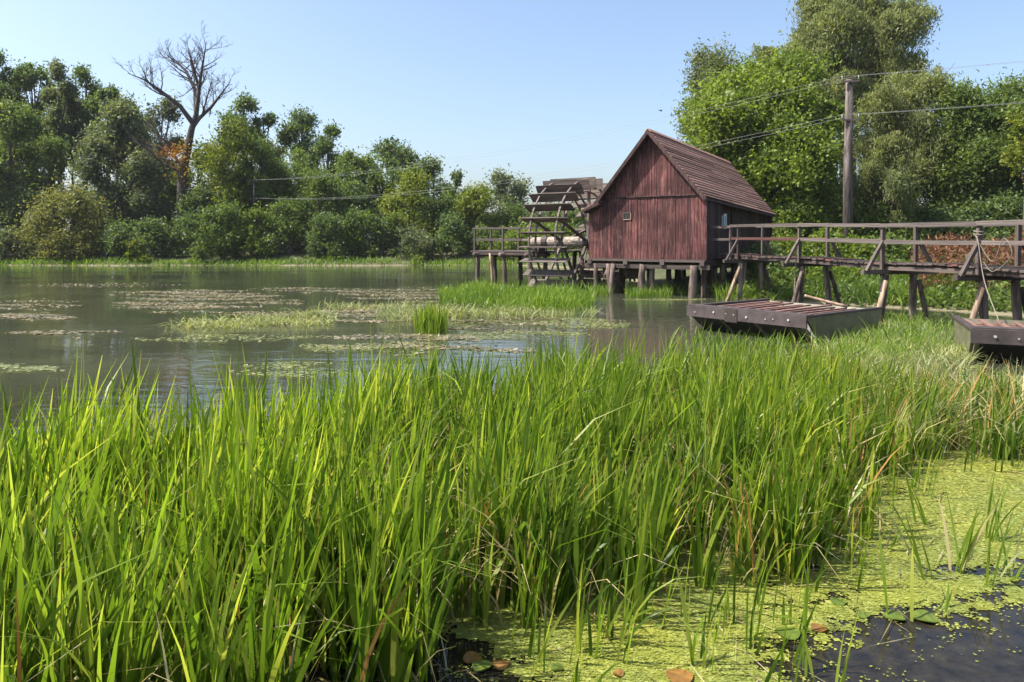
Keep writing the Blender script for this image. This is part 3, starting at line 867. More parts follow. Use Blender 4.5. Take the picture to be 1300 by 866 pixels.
# ------------------------------------------------------------------ foliage helpers
def unit(v): return v / np.maximum(np.linalg.norm(v, axis=1, keepdims=True), 1e-6)
def leaves(P, L, Wd, down=0.0, outc=None, seed=0, tri=False):
    """one small folded leaf (four corners) at every point of P"""
    r = np.random.default_rng(seed); n_ = len(P)
    d = r.normal(size=(n_, 3))
    if outc is not None:
        d = unit(d) + 0.45 * unit(P - outc)
    d[:, 2] -= down * (1.5 if down > 0.7 else 1)
    d = unit(d)
    s_ = unit(np.cross(d, r.normal(size=(n_, 3))))
    l = (L * r.uniform(.65, 1.35, n_))[:, None]; w_ = (Wd * r.uniform(.7, 1.3, n_))[:, None]
    if tri:
        Vv = np.stack([P - d * l * .4 + s_ * w_ * .6, P + d * l * .6, P - d * l * .4 - s_ * w_ * .6], 1).reshape(-1, 3)
        return Vv, np.arange(n_ * 3).reshape(-1, 3)
    mid = P + d * l * .45
    Vv = np.stack([P, mid + s_ * w_ * .5, P + d * l, mid - s_ * w_ * .5], 1).reshape(-1, 3)
    Q_ = np.arange(n_ * 4).reshape(-1, 4)
    return Vv, Q_

def tubes(m_list, k=5):
    Vs, Qs, b = [], [], 0
    for pts, rad in m_list:
        mb = MB(); mb.tube(pts, rad, k, cap=False)
        Vs.append(np.array(mb.v)); Qs.append(np.array(mb.f) + b); b += len(mb.v)
    return np.concatenate(Vs), np.concatenate(Qs)

def envelope(shape, t):
    if shape == 'round': return math.sqrt(max(0.02, 1 - (2 * t - 1) ** 2))
    if shape == 'cone': return max(.12, (1 - t) ** .75)
    if shape == 'dome': return math.sqrt(max(.03, 1 - t ** 2))
    if shape == 'vase': return max(.1, math.sin(math.pi * min(1, .15 + .78 * t)) ** .8)
    return 1.0

def plant(name, label, cat, x, y, h, w, mat, base=.25, shape='round', lobes=14, n_leaf=8000, leaf=(.28, .15), down=.0,
          trunk=.18, bark='bark', stems=1, seed=0, group=None, clump=.5, spread=.62, lean=0.0, loc_z=None, strand=0.0, limbs_out=.8):
    """a tree or shrub: tapered trunk with limbs, a crown of leaves in uneven clumps"""
    r = np.random.default_rng(seed * 7 + 3); rr = random.Random(seed)
    z0 = gz(x, y) if loc_z is None else loc_z
    T = thing(name, label, cat, (x, y, z0), group)
    lobes = int(lobes * 2.0); cb, ch = base * h, h * (1 - base)
    C_, Rd = [], []
    nb = max(8, int(lobes / 2.6))    # main boughs, each with its own smaller lobes
    ph1, ph2 = rr.uniform(0, 6.28), rr.uniform(0, 6.28)
    turn = rr.uniform(0, 6.28)
    for i in range(nb):
        t = min(.96, max(.04, (i + .5) / nb + rr.uniform(-.09, .09)))
        an = turn + i * 2.4 + rr.uniform(-.5, .5)
        e = envelope(shape, t) * w / 2 * (1 + .18 * math.sin(2 * an + ph1) + .14 * math.sin(7 * t + ph2))
        br = w * rr.uniform(.12, .21) * (1.0 if w > 6 else 1.25)
        q = max(0, e - br * .75) * math.sqrt(rr.uniform(.25, 1.0))
        bx, by, bz = q * math.cos(an) + lean * t, q * math.sin(an), cb + ch * t * .93
        for k in range(3):
            d = Vector((rr.gauss(0, 1), rr.gauss(0, 1), rr.gauss(0, .6 if w > 9 else 1.3))).normalized() * br * rr.uniform(.35, 1.05)
            C_.append((bx + d.x, by + d.y, max(.02 * h, bz + d.z))); Rd.append(br * rr.uniform(.30, .58))
    C_ = np.array(C_); Rd = np.array(Rd)
    top = C_[:, 2] + Rd * .85
    C_[:, 2] -= np.maximum(0, top - h)
    # clumps on the lobes
    ncl = max(40, int(n_leaf / 55))
    pick = r.choice(len(C_), ncl, p=Rd ** 2 / (Rd ** 2).sum())
    dirs = unit(r.normal(size=(ncl, 3)))
    rad = r.uniform(.25, 1.25, ncl) ** .6
    cc = C_[pick] + dirs * (Rd[pick] * rad)[:, None] * np.array([1, 1, .85])
    fq = 9.0 / max(w, 1.0); ph = r.uniform(0, 6.28, 3)
    nz = np.sin(cc[:, 0] * fq + ph[0] + 1.5 * np.sin(cc[:, 2] * fq * .8)) * np.sin(cc[:, 1] * fq + ph[1] + 1.2 * np.sin(cc[:, 0] * fq)) + .8 * np.sin(cc[:, 2] * fq * 1.3 + ph[2] + cc[:, 0] * fq * .6)
    cc = cc[nz > -.75]; ncl = len(cc)                # gaps between the boughs
    cs = clump * r.uniform(.4, 1.25, ncl)
    per = n_leaf // ncl
    who = np.repeat(np.arange(ncl), per)
    off = r.normal(size=(len(who), 3)) * np.array([.70, .70, .46 if w > 9 else .72])
    if strand > 0:                                  # hanging sprays
        off[:, 2] = -np.abs(r.normal(size=len(who))) * strand
        off[:, :2] *= .55
    P = cc[who] + off * cs[who][:, None]
    ns = len(C_) * 3                                 # stray sprays that break the outline
    sp = r.integers(0, len(C_), ns); sdir = unit(r.normal(size=(ns, 3)) + np.array([0, 0, .35]))
    nl = max(5, int(n_leaf * .16 / ns))
    tt = r.uniform(.5, 1.0, (ns, nl)) ** .8 * r.uniform(1.15, 1.9, (ns, 1))
    SP = C_[sp][:, None, :] + sdir[:, None, :] * (Rd[sp][:, None] * tt)[:, :, None] + r.normal(size=(ns, nl, 3)) * (.13 * Rd[sp])[:, None, None]
    SP[:, :, 2] -= (tt ** 2 * (.10 + .25 * (down > .2)) * Rd[sp][:, None])
    P = np.concatenate([P, SP.reshape(-1, 3)])
    P[:, 2] = np.maximum(P[:, 2], .03)
    outc = np.array([lean * .5, 0, cb + ch * .3])
    Vv, Qq = leaves(P, leaf[0], leaf[1], down, None if down > .7 else outc, seed + 1, True)
    mobj('crown', npmesh('crown', Vv, Qq), mat, T)
    # trunk and limbs
    tb = []
    for s_ in range(stems):
        an = rr.uniform(0, 6.283); o_ = (0 if stems == 1 else .05 * w)
        fx, fy = math.cos(an) * o_, math.sin(an) * o_
        ex, ey = fx * 2.5 + lean * .8 + rr.uniform(-.04, .04) * w, fy * 2.5 + rr.uniform(-.04, .04) * w
        path = []; rads = []
        for i in range(7):
            t = i / 6
            path.append((fx + (ex - fx) * t + rr.uniform(-.02, .02) * w * t, fy + (ey - fy) * t, -.15 + (h * .9 + .15) * t))
            rads.append(trunk * (1.25 if i == 0 else 1.0 - .86 * t))
        tb.append((path, rads))
        for ci in range(s_, len(C_), stems):
            tz = max(.2 * h if base > .15 else .05 * h, min(C_[ci][2] - Rd[ci] * .6, h * .8)) * rr.uniform(.65, .95)
            t = tz / h
            a = Vector((fx + (ex - fx) * t, fy + (ey - fy) * t, tz)); b = Vector(C_[ci]) + Vector((rr.uniform(-.3, .3), rr.uniform(-.3, .3), Rd[ci] * .3))
            mid = a.lerp(b, .5) + Vector((0, 0, -.06 * h * rr.random()))
            r0 = trunk * (1 - .86 * t) * rr.uniform(.4, .6)
            tb.append(([a, mid, b], [r0, r0 * .65, r0 * .2]))
            for k in range(3):
                e_ = b + Vector((rr.uniform(-1, 1), rr.uniform(-1, 1), rr.uniform(-.3, 1))) * Rd[ci] * .8
                tb.append(([mid.lerp(b, .5), e_], [r0 * .38, r0 * .10]))
    Vv, Qq = tubes(tb, 6)
    mobj('trunk', npmesh('trunk', Vv, Qq, True), M[bark], T)
    return T

def at(px, Y): return (px - 650) / F * Y
def top_h(ytop, x, Y): return CH + (HZ - ytop) * Y / F - gz(x, Y)
SEED = [100]
def pt(name, label, cat, px, ytop, wpx, Y, mat, dens=1.0, **kw):
    """a plant measured in the photograph: column, top row, width in pixels, distance"""
    x = at(px, Y); h = top_h(ytop, x, Y); w_ = wpx * Y / F
    SEED[0] += 1
    b = kw.get('base', .25)
    area = wpx * (h * (1 - b) * F / Y)
    k = kw.pop('leafpx', 3.5) * (.95 if Y > 61 else .86)
    L = k * Y / F
    kw.setdefault('leaf', (L, L * kw.pop('aspect', .55)))
    kw.setdefault('clump', max(.4, min(.95, w_ * .12)))
    kw.setdefault('trunk', min(.32, .02 * h + .02))
    return plant(name, label, cat, x, Y, h, w_, G[mat], n_leaf=int(area * (1.45 if Y > 61 else 1.75) * dens), seed=SEED[0], **kw)

# ------------------------------------------------------------------ far bank woodland
FB = 'trees of the far bank'
FS = 'shrubs along the far water edge'
# tall thin-stemmed trees at the back
pt('tall_tree', 'tall slender dark tree at the woodland end with high crown', 'tree', -2, 62, 66, 80, 'dark', 1.0, base=.52, lobes=10, bark='bark', group=FB)
pt('tall_tree', 'tall slender tree with broad dark top beside the leaning pale locust', 'tree', 44, 76, 62, 82, 'dark', 1.0, base=.45, lobes=11, group=FB)
pt('tall_tree', 'tall slender tree with feathery rounded top and bare lower stem', 'tree', 76, 74, 52, 79, 'grey', 1.0, base=.45, lobes=10, group=FB)
pt('tall_tree', 'tall slender tree with open crown and sky showing between stems', 'tree', 108, 86, 52, 81, 'dark', .9, base=.55, lobes=9, group=FB)
pt('tall_tree', 'lower slender tree with loose top behind grey willow', 'tree', 136, 98, 44, 78, 'dark', .9, base=.5, lobes=8, group=FB)
pt('locust_tree', 'light green tree of flat layered sprays at the woodland end', 'tree', 14, 128, 90, 74, 'mid', 1.0, base=.40, lobes=9, group=FB)
pt('locust_tree', 'small mid green tree below the tall slender crowns', 'tree', 62, 170, 60, 76, 'mid', .7, base=.45, lobes=7, group=FB)
for px, tp, wd, Y, mt, lab in ((-20, 215, 80, 72, 'dark', 'dark undergrowth tree closing the woodland end'), (32, 236, 74, 74, 'dark', 'dark undergrowth tree behind the round olive bush'),
                               (118, 250, 60, 72, 'dark', 'dark undergrowth tree between olive bush and grey willow'), (98, 232, 60, 80, 'grey', 'greyish undergrowth tree beneath the slender stems')):
    pt('understory_tree', lab, 'tree', px, tp, wd, Y, mt, 1.0, base=.05, lobes=12, group=FB)
pt('grey_willow', 'broad grey green willow leaning over the undergrowth', 'tree', 160, 134, 100, 71, 'grey', 1.15, base=.22, lobes=16, aspect=.36, leafpx=5.2, down=.3, stems=2, bark='bark', group=FB, lean=-.6)
pt('grey_willow', 'lower dark grey willow between broad willow and dead tree', 'tree', 198, 205, 62, 70, 'grey', 1.1, base=.12, lobes=12, aspect=.4, down=.3, stems=2, group=FB)
pt('woodland_tree', 'grey green tree half hidden behind the bare dead tree', 'tree', 205, 122, 56, 82, 'grey', .8, base=.4, lobes=9, group=FB)
pt('woodland_tree', 'thin grey tree seen behind the dead trunk', 'tree', 252, 178, 60, 80, 'dark', .8, base=.25, lobes=10, group=FB)
pt('poplar_tree', 'pointed poplar with dense narrow crown beside the dead tree', 'tree', 308, 118, 66, 80, 'dark', 1.0, base=.12, lobes=14, shape='round', group=FB)
pt('poplar_tree', 'shorter narrow poplar touching the pointed one', 'tree', 336, 130, 42, 81, 'dark', 1.0, base=.12, lobes=11, group=FB)
pt('woodland_tree', 'yellow green leafy tree to the right of the dead trunk', 'tree', 288, 165, 100, 71, 'yellow', .9, base=.15, lobes=15, group=FB)
pt('woodland_tree', 'mid green leafy tree in front of the narrow poplars', 'tree', 330, 178, 70, 72, 'mid', 1.0, base=.2, lobes=13, group=FB)
pt('round_tree', 'tall dark tree with two rounded heads above the wood', 'tree', 382, 134, 74, 83, 'dark', 1.0, base=.2, lobes=13, group=FB)
pt('round_tree', 'dark rounded head leaning from the tall twin tree', 'tree', 415, 144, 52, 82, 'dark', 1.0, base=.2, lobes=11, group=FB)
pt('woodland_tree', 'mid green tree beneath the tall twin headed tree', 'tree', 380, 190, 84, 77, 'mid', 1.0, base=.2, lobes=13, group=FB)
pt('woodland_tree', 'light green tree hemmed in left of the big domed tree', 'tree', 452, 184, 58, 78, 'mid', 1.0, base=.2, lobes=12, group=FB)
pt('domed_tree', 'big domed dark green tree in the middle of the wood', 'tree', 503, 178, 112, 80, 'dark', 1.1, base=.15, lobes=20, group=FB)
pt('domed_tree', 'dark green tree sloping down beyond the big domed tree', 'tree', 552, 204, 70, 79, 'dark', 1.2, base=.12, lobes=15, group=FB)
pt('domed_tree', 'last dark tree of the wood before the pale distant one', 'tree', 578, 214, 40, 76, 'dark', 1.2, base=.12, lobes=11, group=FB)
pt('distant_tree', 'pale grey distant tree behind the wheel platform', 'tree', 634, 221, 78, 96, 'grey', 1.3, base=.08, lobes=18, group=FB)
pt('distant_tree', 'grey distant tree mostly hidden behind the water wheel', 'tree', 690, 262, 80, 92, 'grey', 1.2, base=.08, lobes=14, group=FB)
# more thin stems at the woodland end
for px, tp, wd, mt, lab in ((22, 92, 50, 'grey', 'slender greyish tree standing between the two tallest dark ones'), (60, 100, 44, 'dark', 'slender dark tree with thin bare stem behind the feathery one'), (92, 104, 44, 'grey', 'slender grey tree with small high crown near the willow'), (124, 112, 40, 'dark', 'thin stemmed tree with small dark head by the willow'), (150, 108, 46, 'grey', 'thin grey tree rising just over the broad willow'), (182, 130, 44, 'dark', 'dark narrow tree between willow and dead tree'), (-30, 70, 70, 'dark', 'tall dark tree ending the row of slender trees')):
    pt('tall_tree', lab, 'tree', px, tp, wd, 83 + (px % 5) * .6, mt, .9, base=.5, lobes=8, group=FB, trunk=.16)
# infill of the wood
for px, tp, wd, Y, mt, lab in ((225, 215, 60, 76, 'mid', 'mid green tree just behind the dead trunk'), (345, 168, 60, 84, 'grey', 'grey green tree between narrow poplar and twin headed tree'), (430, 192, 56, 84, 'dark', 'dark tree between twin headed tree and light green one'),
                               (478, 200, 50, 76, 'mid', 'mid green tree leaning on the big domed tree'), (300, 205, 80, 78, 'dark', 'dark tree filling beneath the pointed poplar'), (360, 225, 80, 75, 'mid', 'mid green tree above the tall rounded shrub'),
                               (430, 235, 80, 75, 'dark', 'dark tree above the middle shrubs'), (180, 225, 70, 77, 'dark', 'dark tree filling behind the two grey willows'), (590, 244, 60, 78, 'dark', 'dark tree at the thin end of the wood'),
                               (5, 180, 70, 77, 'mid', 'mid green tree under the flat layered sprays'), (540, 240, 70, 76, 'dark', 'dark tree filling under the sloping crowns')):
    pt('woodland_tree', lab, 'tree', px, tp, wd, Y, mt, .9, base=.1, lobes=12, group=FB)
# middle row
pt('woodland_tree', 'dense dark green tree rising from the shrubs by the dead trunk', 'tree', 262, 232, 62, 68, 'dark', 1.1, base=.08, lobes=13, group=FB)
pt('woodland_tree', 'bright green leafy tree standing over the middle shrubs', 'tree', 402, 226, 84, 69, 'mid', 1.2, base=.1, lobes=16, group=FB)
pt('woodland_tree', 'dark green tree with sky gaps left of the yellowing tree', 'tree', 455, 232, 62, 71, 'dark', 1.0, base=.12, lobes=12, group=FB)
pt('yellowing_tree', 'yellow green tree with turning leaves on the far bank', 'tree', 520, 224, 82, 69, 'yellow', .9, base=.1, lobes=15, group=FB)
pt('woodland_tree', 'mid green tree right of the yellowing tree', 'tree', 562, 250, 62, 70, 'mid', 1.1, base=.08, lobes=12, group=FB)
pt('yellowing_tree', 'light yellow green tree behind the handrail platform', 'tree', 606, 238, 66, 72, 'yellow', 1.0, base=.08, lobes=13, group=FB)
pt('woodland_tree', 'green tree beneath the pale distant tree by the wheel', 'tree', 652, 262, 64, 74, 'mid', 1.0, base=.06, lobes=12, group=FB)
pt('woodland_tree', 'green tree filling the view between wheel and mill', 'tree', 722, 268, 90, 72, 'mid', 1.0, base=.06, lobes=13, group=FB)
# water-edge shrubs
pt('olive_bush', 'large round olive yellow bush at the far water edge', 'bush', 84, 238, 112, 65, 'olive', 1.3, base=.02, lobes=22, shape='dome', stems=3, aspect=.45, group=FS)
pt('shrub', 'dark grey bush at the end of the far bank', 'bush', 8, 290, 66, 65, 'grey', 1.2, base=.0, lobes=14, shape='dome', stems=3, group=FS)
shr = ((152, 286, 62, 'dark', 'dark shrub touching the olive bush'), (196, 282, 66, 'dark', 'dark shrub with long sprays before the grey willow'), (240, 276, 62, 'dark', 'dark shrub in front of the dead trunk'),
       (284, 262, 66, 'mid', 'leafy green shrub to the right of the dead trunk'), (326, 266, 62, 'bright', 'bright green shrub below the mid green tree'), (368, 258, 74, 'mid', 'tall rounded green shrub of the middle bank'),
       (412, 278, 62, 'dark', 'dark green shrub beside the tall rounded one'), (450, 272, 60, 'mid', 'mid green shrub under the gap in the wood'), (488, 282, 66, 'dark', 'broad dark shrub under the yellowing tree'),
       (530, 292, 60, 'grey', 'low greyish shrub right of the yellowing tree'), (570, 276, 62, 'dark', 'dark shrub near the wheel platform'), (612, 290, 60, 'mid', 'low green shrub behind the platform stilts'),
       (655, 292, 66, 'bright', 'low bright shrub seen under the platform rail'), (700, 288, 80, 'bright', 'low bright shrub seen through the wheel'), (745, 290, 70, 'mid', 'low green shrub between wheel and mill'))
for i, (px, tp, wd, mt, lab) in enumerate(shr):
    pt('shrub', lab, 'bush', px, tp, wd, 64.5 + (i % 3) * .8, mt, 1.25, base=.0, lobes=12, shape='dome', stems=3, group=FS)
pt('sapling', 'small yellow green sapling at the edge near the olive bush', 'bush', 170, 308, 30, 63, 'yellow', 1.4, base=.0, lobes=7, shape='dome', stems=3, group=FS)
pt('sapling', 'tiny bright sapling on the muddy edge near the wheel platform', 'bush', 531, 328, 15, 62.6, 'bright', 2.2, base=.0, lobes=6, shape='dome', stems=2, group=FS, leafpx=3.4)

# the bare dead tree
def dead_tree():
    rr = random.Random(77)
    Y = 69; x = at(231, Y); z0 = gz(x, Y)
    T = thing('dead_tree', 'tall leafless dead tree with orange leaves clinging to its trunk', 'tree', (x, Y, z0), FB)
    k_ = Y / F
    def pnt(px, py, dy=0): return Vector(((px - 231) * k_, dy, CH + (HZ - py) * k_ - z0))
    trunk = [pnt(231, 338), pnt(231, 270), pnt(231, 222), pnt(238, 190), pnt(243, 165), pnt(249, 145)]
    tr = ([(p) for p in trunk], [.62, .50, .44, .36, .30, .22])
    Vv, Qq = tubes([tr], 10)
    mobj('trunk', npmesh('trunk', Vv, Qq, True), M['deadbark'], T)
    def grow(path, r0, lev, store):
        n_ = len(path)
        store.append((path, [r0 * (1 - .9 * i / (n_ - 1)) for i in range(n_)]))
        if lev == 0: return
        nb = {3: 11, 2: 7, 1: 5}[lev]
        L = sum((path[i + 1] - path[i]).length for i in range(n_ - 1))
        for b in range(nb):
            t = .25 + .72 * (b + rr.random() * .8) / nb
            f = t * (n_ - 1); i = min(int(f), n_ - 2)
            p = path[i].lerp(path[i + 1], f - i)
            d = (path[i + 1] - path[i]).normalized()
            sd_ = Vector((rr.uniform(-1, 1), rr.uniform(-1, 1) * .8, rr.uniform(-.45, .7))).normalized()
            dd = (d * .60 + sd_ * .95 + Vector((0, 0, .10))).normalized()
            ln = L * rr.uniform(.28, .5) * (1.15 - .5 * t)
            q = [p]
            for s_ in range(4):
                dd = (dd + Vector((rr.uniform(-.25, .25), rr.uniform(-.25, .25), rr.uniform(-.02, .25)))).normalized()
                q.append(q[-1] + dd * ln / 4)
            grow(q, r0 * (1 - .85 * t) * .45 + .007, lev - 1, store)
    limbs = [([pnt(231, 212), pnt(214, 192, .6), pnt(195, 172, 1.0), pnt(176, 148, 1.4)], .22),
             ([pnt(229, 218), pnt(212, 210, -.8), pnt(196, 190, -1.4), pnt(184, 182, -1.8)], .13),
             ([pnt(246, 158), pnt(232, 136, -.6), pnt(208, 116, -1.2), pnt(194, 106, -1.6), pnt(176, 99, -2.0)], .26),
             ([pnt(249, 146), pnt(243, 112, .8), pnt(228, 86, 1.4), pnt(213, 72, 1.8), pnt(199, 64, 2.0)], .24),
             ([pnt(249, 146), pnt(252, 110), pnt(247, 86, -.4), pnt(243, 62, -.8)], .26),
             ([pnt(250, 140), pnt(260, 104, -1), pnt(267, 80, -1.5), pnt(271, 58, -1.6)], .22),
             ([pnt(245, 158), pnt(262, 134, 1), pnt(273, 114, 1.6), pnt(282, 98, 2.0)], .20),
             ([pnt(243, 166), pnt(262, 150, -1), pnt(275, 126, -2.0), pnt(284, 108, -2.6)], .16),
             ([pnt(228, 206), pnt(205, 202, -1), pnt(196, 198, -2)], .08)]
    for path, r0 in limbs:
        st = []; grow(path, r0, 3, st)
        Vv, Qq = tubes(st, 4)
        mobj('limb', npmesh('limb', Vv, Qq, True), M['deadbark'], T)
    r = np.random.default_rng(5)
    for mt, cx, cy_, n_, sx, sz in (('orange', 219, 195, 170, .7, .4), ('orange', 232, 205, 160, .5, .9), ('gold', 237, 203, 300, .42, 1.1)):
        c_ = pnt(cx, cy_, -.5)
        P = np.array(c_) + r.normal(size=(n_, 3)) * np.array([sx, .5, sz])
        Vv, Qq = leaves(P, .24, .14, .3, None, n_)
        mobj('clinging_leaves', npmesh('clinging_leaves', Vv, Qq), G[mt], T)
dead_tree()

# ------------------------------------------------------------------ right bank
RB = 'trees of the mill bank'
pt('tall_willow', 'tallest willow with open drooping crown rising above the mill bank', 'tree', 1083, -30, 214, 54, 'willow', 1.7, base=.58, lobes=22, aspect=.24, leafpx=6, down=1.0, strand=1.1, trunk=.5, clump=1.0, stems=2, group=RB, shape='round')
pt('willow_tree', 'rounded olive willow crown left of the tallest willow', 'tree', 985, 42, 100, 52, 'willow', 1.0, base=.45, lobes=14, aspect=.25, leafpx=5.5, down=.9, strand=.9, group=RB)
pt('grey_tree', 'grey green tree whose edge shows against sky above the mill roof', 'tree', 912, 68, 104, 50, 'grey', .85, base=.35, lobes=15, aspect=.35, leafpx=5.5, down=.4, group=RB)
pt('maple_tree', 'bright green broadleaf tree overhanging the brown mill roof', 'tree', 968, 80, 205, 42, 'bright', 1.25, base=.16, lobes=30, leafpx=5.2, aspect=.7, group=RB, trunk=.3, stems=2)
pt('maple_tree', 'lower bright green broadleaf tree between mill roof and utility pole', 'tree', 1022, 150, 120, 38.5, 'bright', .9, base=.12, lobes=20, leafpx=5.2, aspect=.7, group=RB)
pt('silver_willow', 'large silvery willow with hanging sprays behind the utility pole', 'tree', 1143, 84, 150, 42, 'willow', 1.15, base=.2, lobes=26, aspect=.24, leafpx=5.8, down=1.0, strand=1.0, clump=.9, group=RB, trunk=.3)
pt('silver_willow', 'lower silvery willow bough drooping beside the utility pole', 'tree', 1128, 170, 96, 37.5, 'willow', 1.0, base=.3, lobes=14, aspect=.24, leafpx=5.8, down=1.0, strand=.9, group=RB)
pt('bank_tree', 'dark spreading tree with ferny leaves right of the silvery willow', 'tree', 1222, 118, 120, 40, 'mid', 1.1, base=.12, lobes=20, group=RB, aspect=.4, leafpx=6)
pt('bank_tree', 'tall green tree at the bank by the footbridge end', 'tree', 1292, 104, 120, 39, 'mid', 1.1, base=.1, lobes=20, group=RB, aspect=.4, leafpx=6)
pt('bank_tree', 'dark tree behind the ferny leaved tree', 'tree', 1252, 128, 130, 48, 'dark', .7, base=.08, lobes=18, group=RB)
pt('bank_tree', 'green tree further along the bank beyond the yellow sprays', 'tree', 1380, 90, 150, 38, 'mid', .5, base=.1, lobes=18, group=RB, leafpx=6)
pt('yellow_tree', 'small tree with yellow green leaves at the footbridge end', 'tree', 1302, 146, 44, 35, 'yellow', .6, base=.6, lobes=8, group=RB, leafpx=6)
pt('bank_tree', 'dark tree filling behind the bright broadleaf tree', 'tree', 1000, 130, 150, 50, 'dark', .6, base=.05, lobes=20, group=RB)
pt('bank_tree', 'dark tree filling behind the silvery willow', 'tree', 1130, 150, 160, 52, 'dark', .6, base=.05, lobes=18, group=RB)
pt('bank_tree', 'dark small tree behind the far end of the mill', 'tree', 890, 220, 110, 48, 'mid', .9, base=.05, lobes=15, group=RB)
pt('bank_tree', 'low green tree seen past the mill between its stilts', 'tree', 815, 262, 110, 50, 'mid', .8, base=.02, lobes=14, group=RB)
RS = 'shrubs of the mill bank'
rs = ((930, 274, 80, 41.5, 'dark', 'dark shrub in the shade behind the mill side wall'), (1000, 268, 90, 39.0, 'dark', 'dark shrub behind the bridge rail near the mill'), (1060, 264, 80, 39.5, 'mid', 'leafy shrub left of the utility pole foot'),
      (1118, 258, 80, 38.0, 'mid', 'bright shrub right of the utility pole foot'), (1175, 268, 90, 38.5, 'dark', 'dark shrub behind the middle of the bridge'), (1235, 264, 90, 37.5, 'dark', 'dark shrub above the dry red brush'), (1290, 256, 90, 36.5, 'dark', 'dark shrub at the bridge end'),
      (1345, 268, 80, 35.5, 'mid', 'green shrub beyond the bridge end'))
for px, tp, wd, Y, mt, lab in rs:
    pt('shrub', lab, 'bush', px, tp, wd, Y, mt, 1.0, base=.0, lobes=13, shape='dome', stems=3, group=RS, leafpx=5.5)
# brambles on the bank slope below the bridge
br = ((965, 318, 90, 30.5, 'dark', 'dark bramble mound in the mill shadow'), (1005, 306, 76, 31, 'bright', 'bright bramble mound under the bridge near the mill'), (1048, 298, 80, 31.5, 'bright', 'tall bright bramble mound behind bridge rails'),
      (1095, 304, 74, 30.5, 'bright', 'bright bramble mound below the utility pole'), (1135, 306, 70, 29.5, 'mid', 'green bramble mound behind the middle trestle'), (1050, 336, 90, 27.6, 'bright', 'low bright bramble mound at the water edge behind the boat'),
      (1000, 345, 74, 27.8, 'mid', 'low green bramble mound by the second trestle'), (1102, 340, 80, 26.6, 'bright', 'low bramble mound beside the bright grass'), (1140, 338, 60, 26.4, 'mid', 'low bramble mound before the dry brush'))
for px, tp, wd, Y, mt, lab in br:
    pt('bramble', lab, 'bush', px, tp, wd, Y, mt, 1.3, base=.0, lobes=12, shape='dome', stems=3, group='bramble mounds below the footbridge', leafpx=5.0, aspect=.7, clump=.3)

# the wood goes on along the bank beyond the bridge end
bt = [o for o in bpy.data.objects if o.name.startswith('bank_tree')]
for k, (src, x, y, sc, lab) in enumerate(((0, 35.0, 40.0, 1.0, 'spreading tree further down the bank past the bridge end'), (1, 40.5, 36.0, .95, 'broad tree standing apart down the bank past the bridge'), (2, 45.0, 44.0, 1.1, 'dark tree at the far back of the bank past the bridge'), (0, 36.0, 29.0, .8, 'smaller spreading tree near water past the bridge end'))):
    o = bt[src]; c = o.copy(); C.objects.link(c); c.location = (x, y, gz(x, y)); c.rotation_euler = (0, 0, 1.3 * k + .6); c.scale = (sc, sc, sc); c['label'] = lab
    for ch in list(o.children):
        d = ch.copy(); C.objects.link(d); d.parent = c

# ------------------------------------------------------------------ grasses
def blades(bx, by, bz, H, Wd, lean_dir, lean_amt, curl, seed, nseg=5, tipfrac=.55):
    """sword-shaped blades as ribbons; all arrays of one length"""
    r = np.random.default_rng(seed); n_ = len(bx)
    an = r.uniform(0, 2 * np.pi, n_)
    sx, sy = np.cos(an), np.sin(an)
    cols = []
    for i in range(nseg + 1):
        t = i / nseg
        bend = lean_amt * t + curl * t ** 2.6
        X = bx + np.cos(lean_dir) * bend * H
        Y = by + np.sin(lean_dir) * bend * H
        Z = bz + H * t * np.sqrt(np.maximum(.12, 1 - (bend * .75) ** 2)) - np.maximum(0, curl - .55) * H * .5 * t ** 3
        wv = Wd * (1.0 if t < tipfrac else max(.04, (1 - t) / (1 - tipfrac)) ** .8) * (.75 + .25 * min(1, t * 4))
        tw = an + t * .9
        sx, sy = np.cos(tw), np.sin(tw)
        cols.append(np.stack([X - sx * wv / 2, Y - sy * wv / 2, Z], -1)); cols.append(np.stack([X + sx * wv / 2, Y + sy * wv / 2, Z], -1))
    Vv = np.stack(cols, 1)
    k = 2 * (nseg + 1)
    base = (np.arange(n_) * k)[:, None, None]
    q = np.array([[2 * i, 2 * i + 1, 2 * i + 3, 2 * i + 2] for i in range(nseg)])[None]
    return Vv.reshape(-1, 3), (base + q).reshape(-1, 4)

def stuff(name, label, cat, Vv, Qq, mat, smooth=False):
    o = mobj(name, npmesh(name, Vv, Qq, smooth), mat)
    return tag(o, label, cat, kind='stuff')

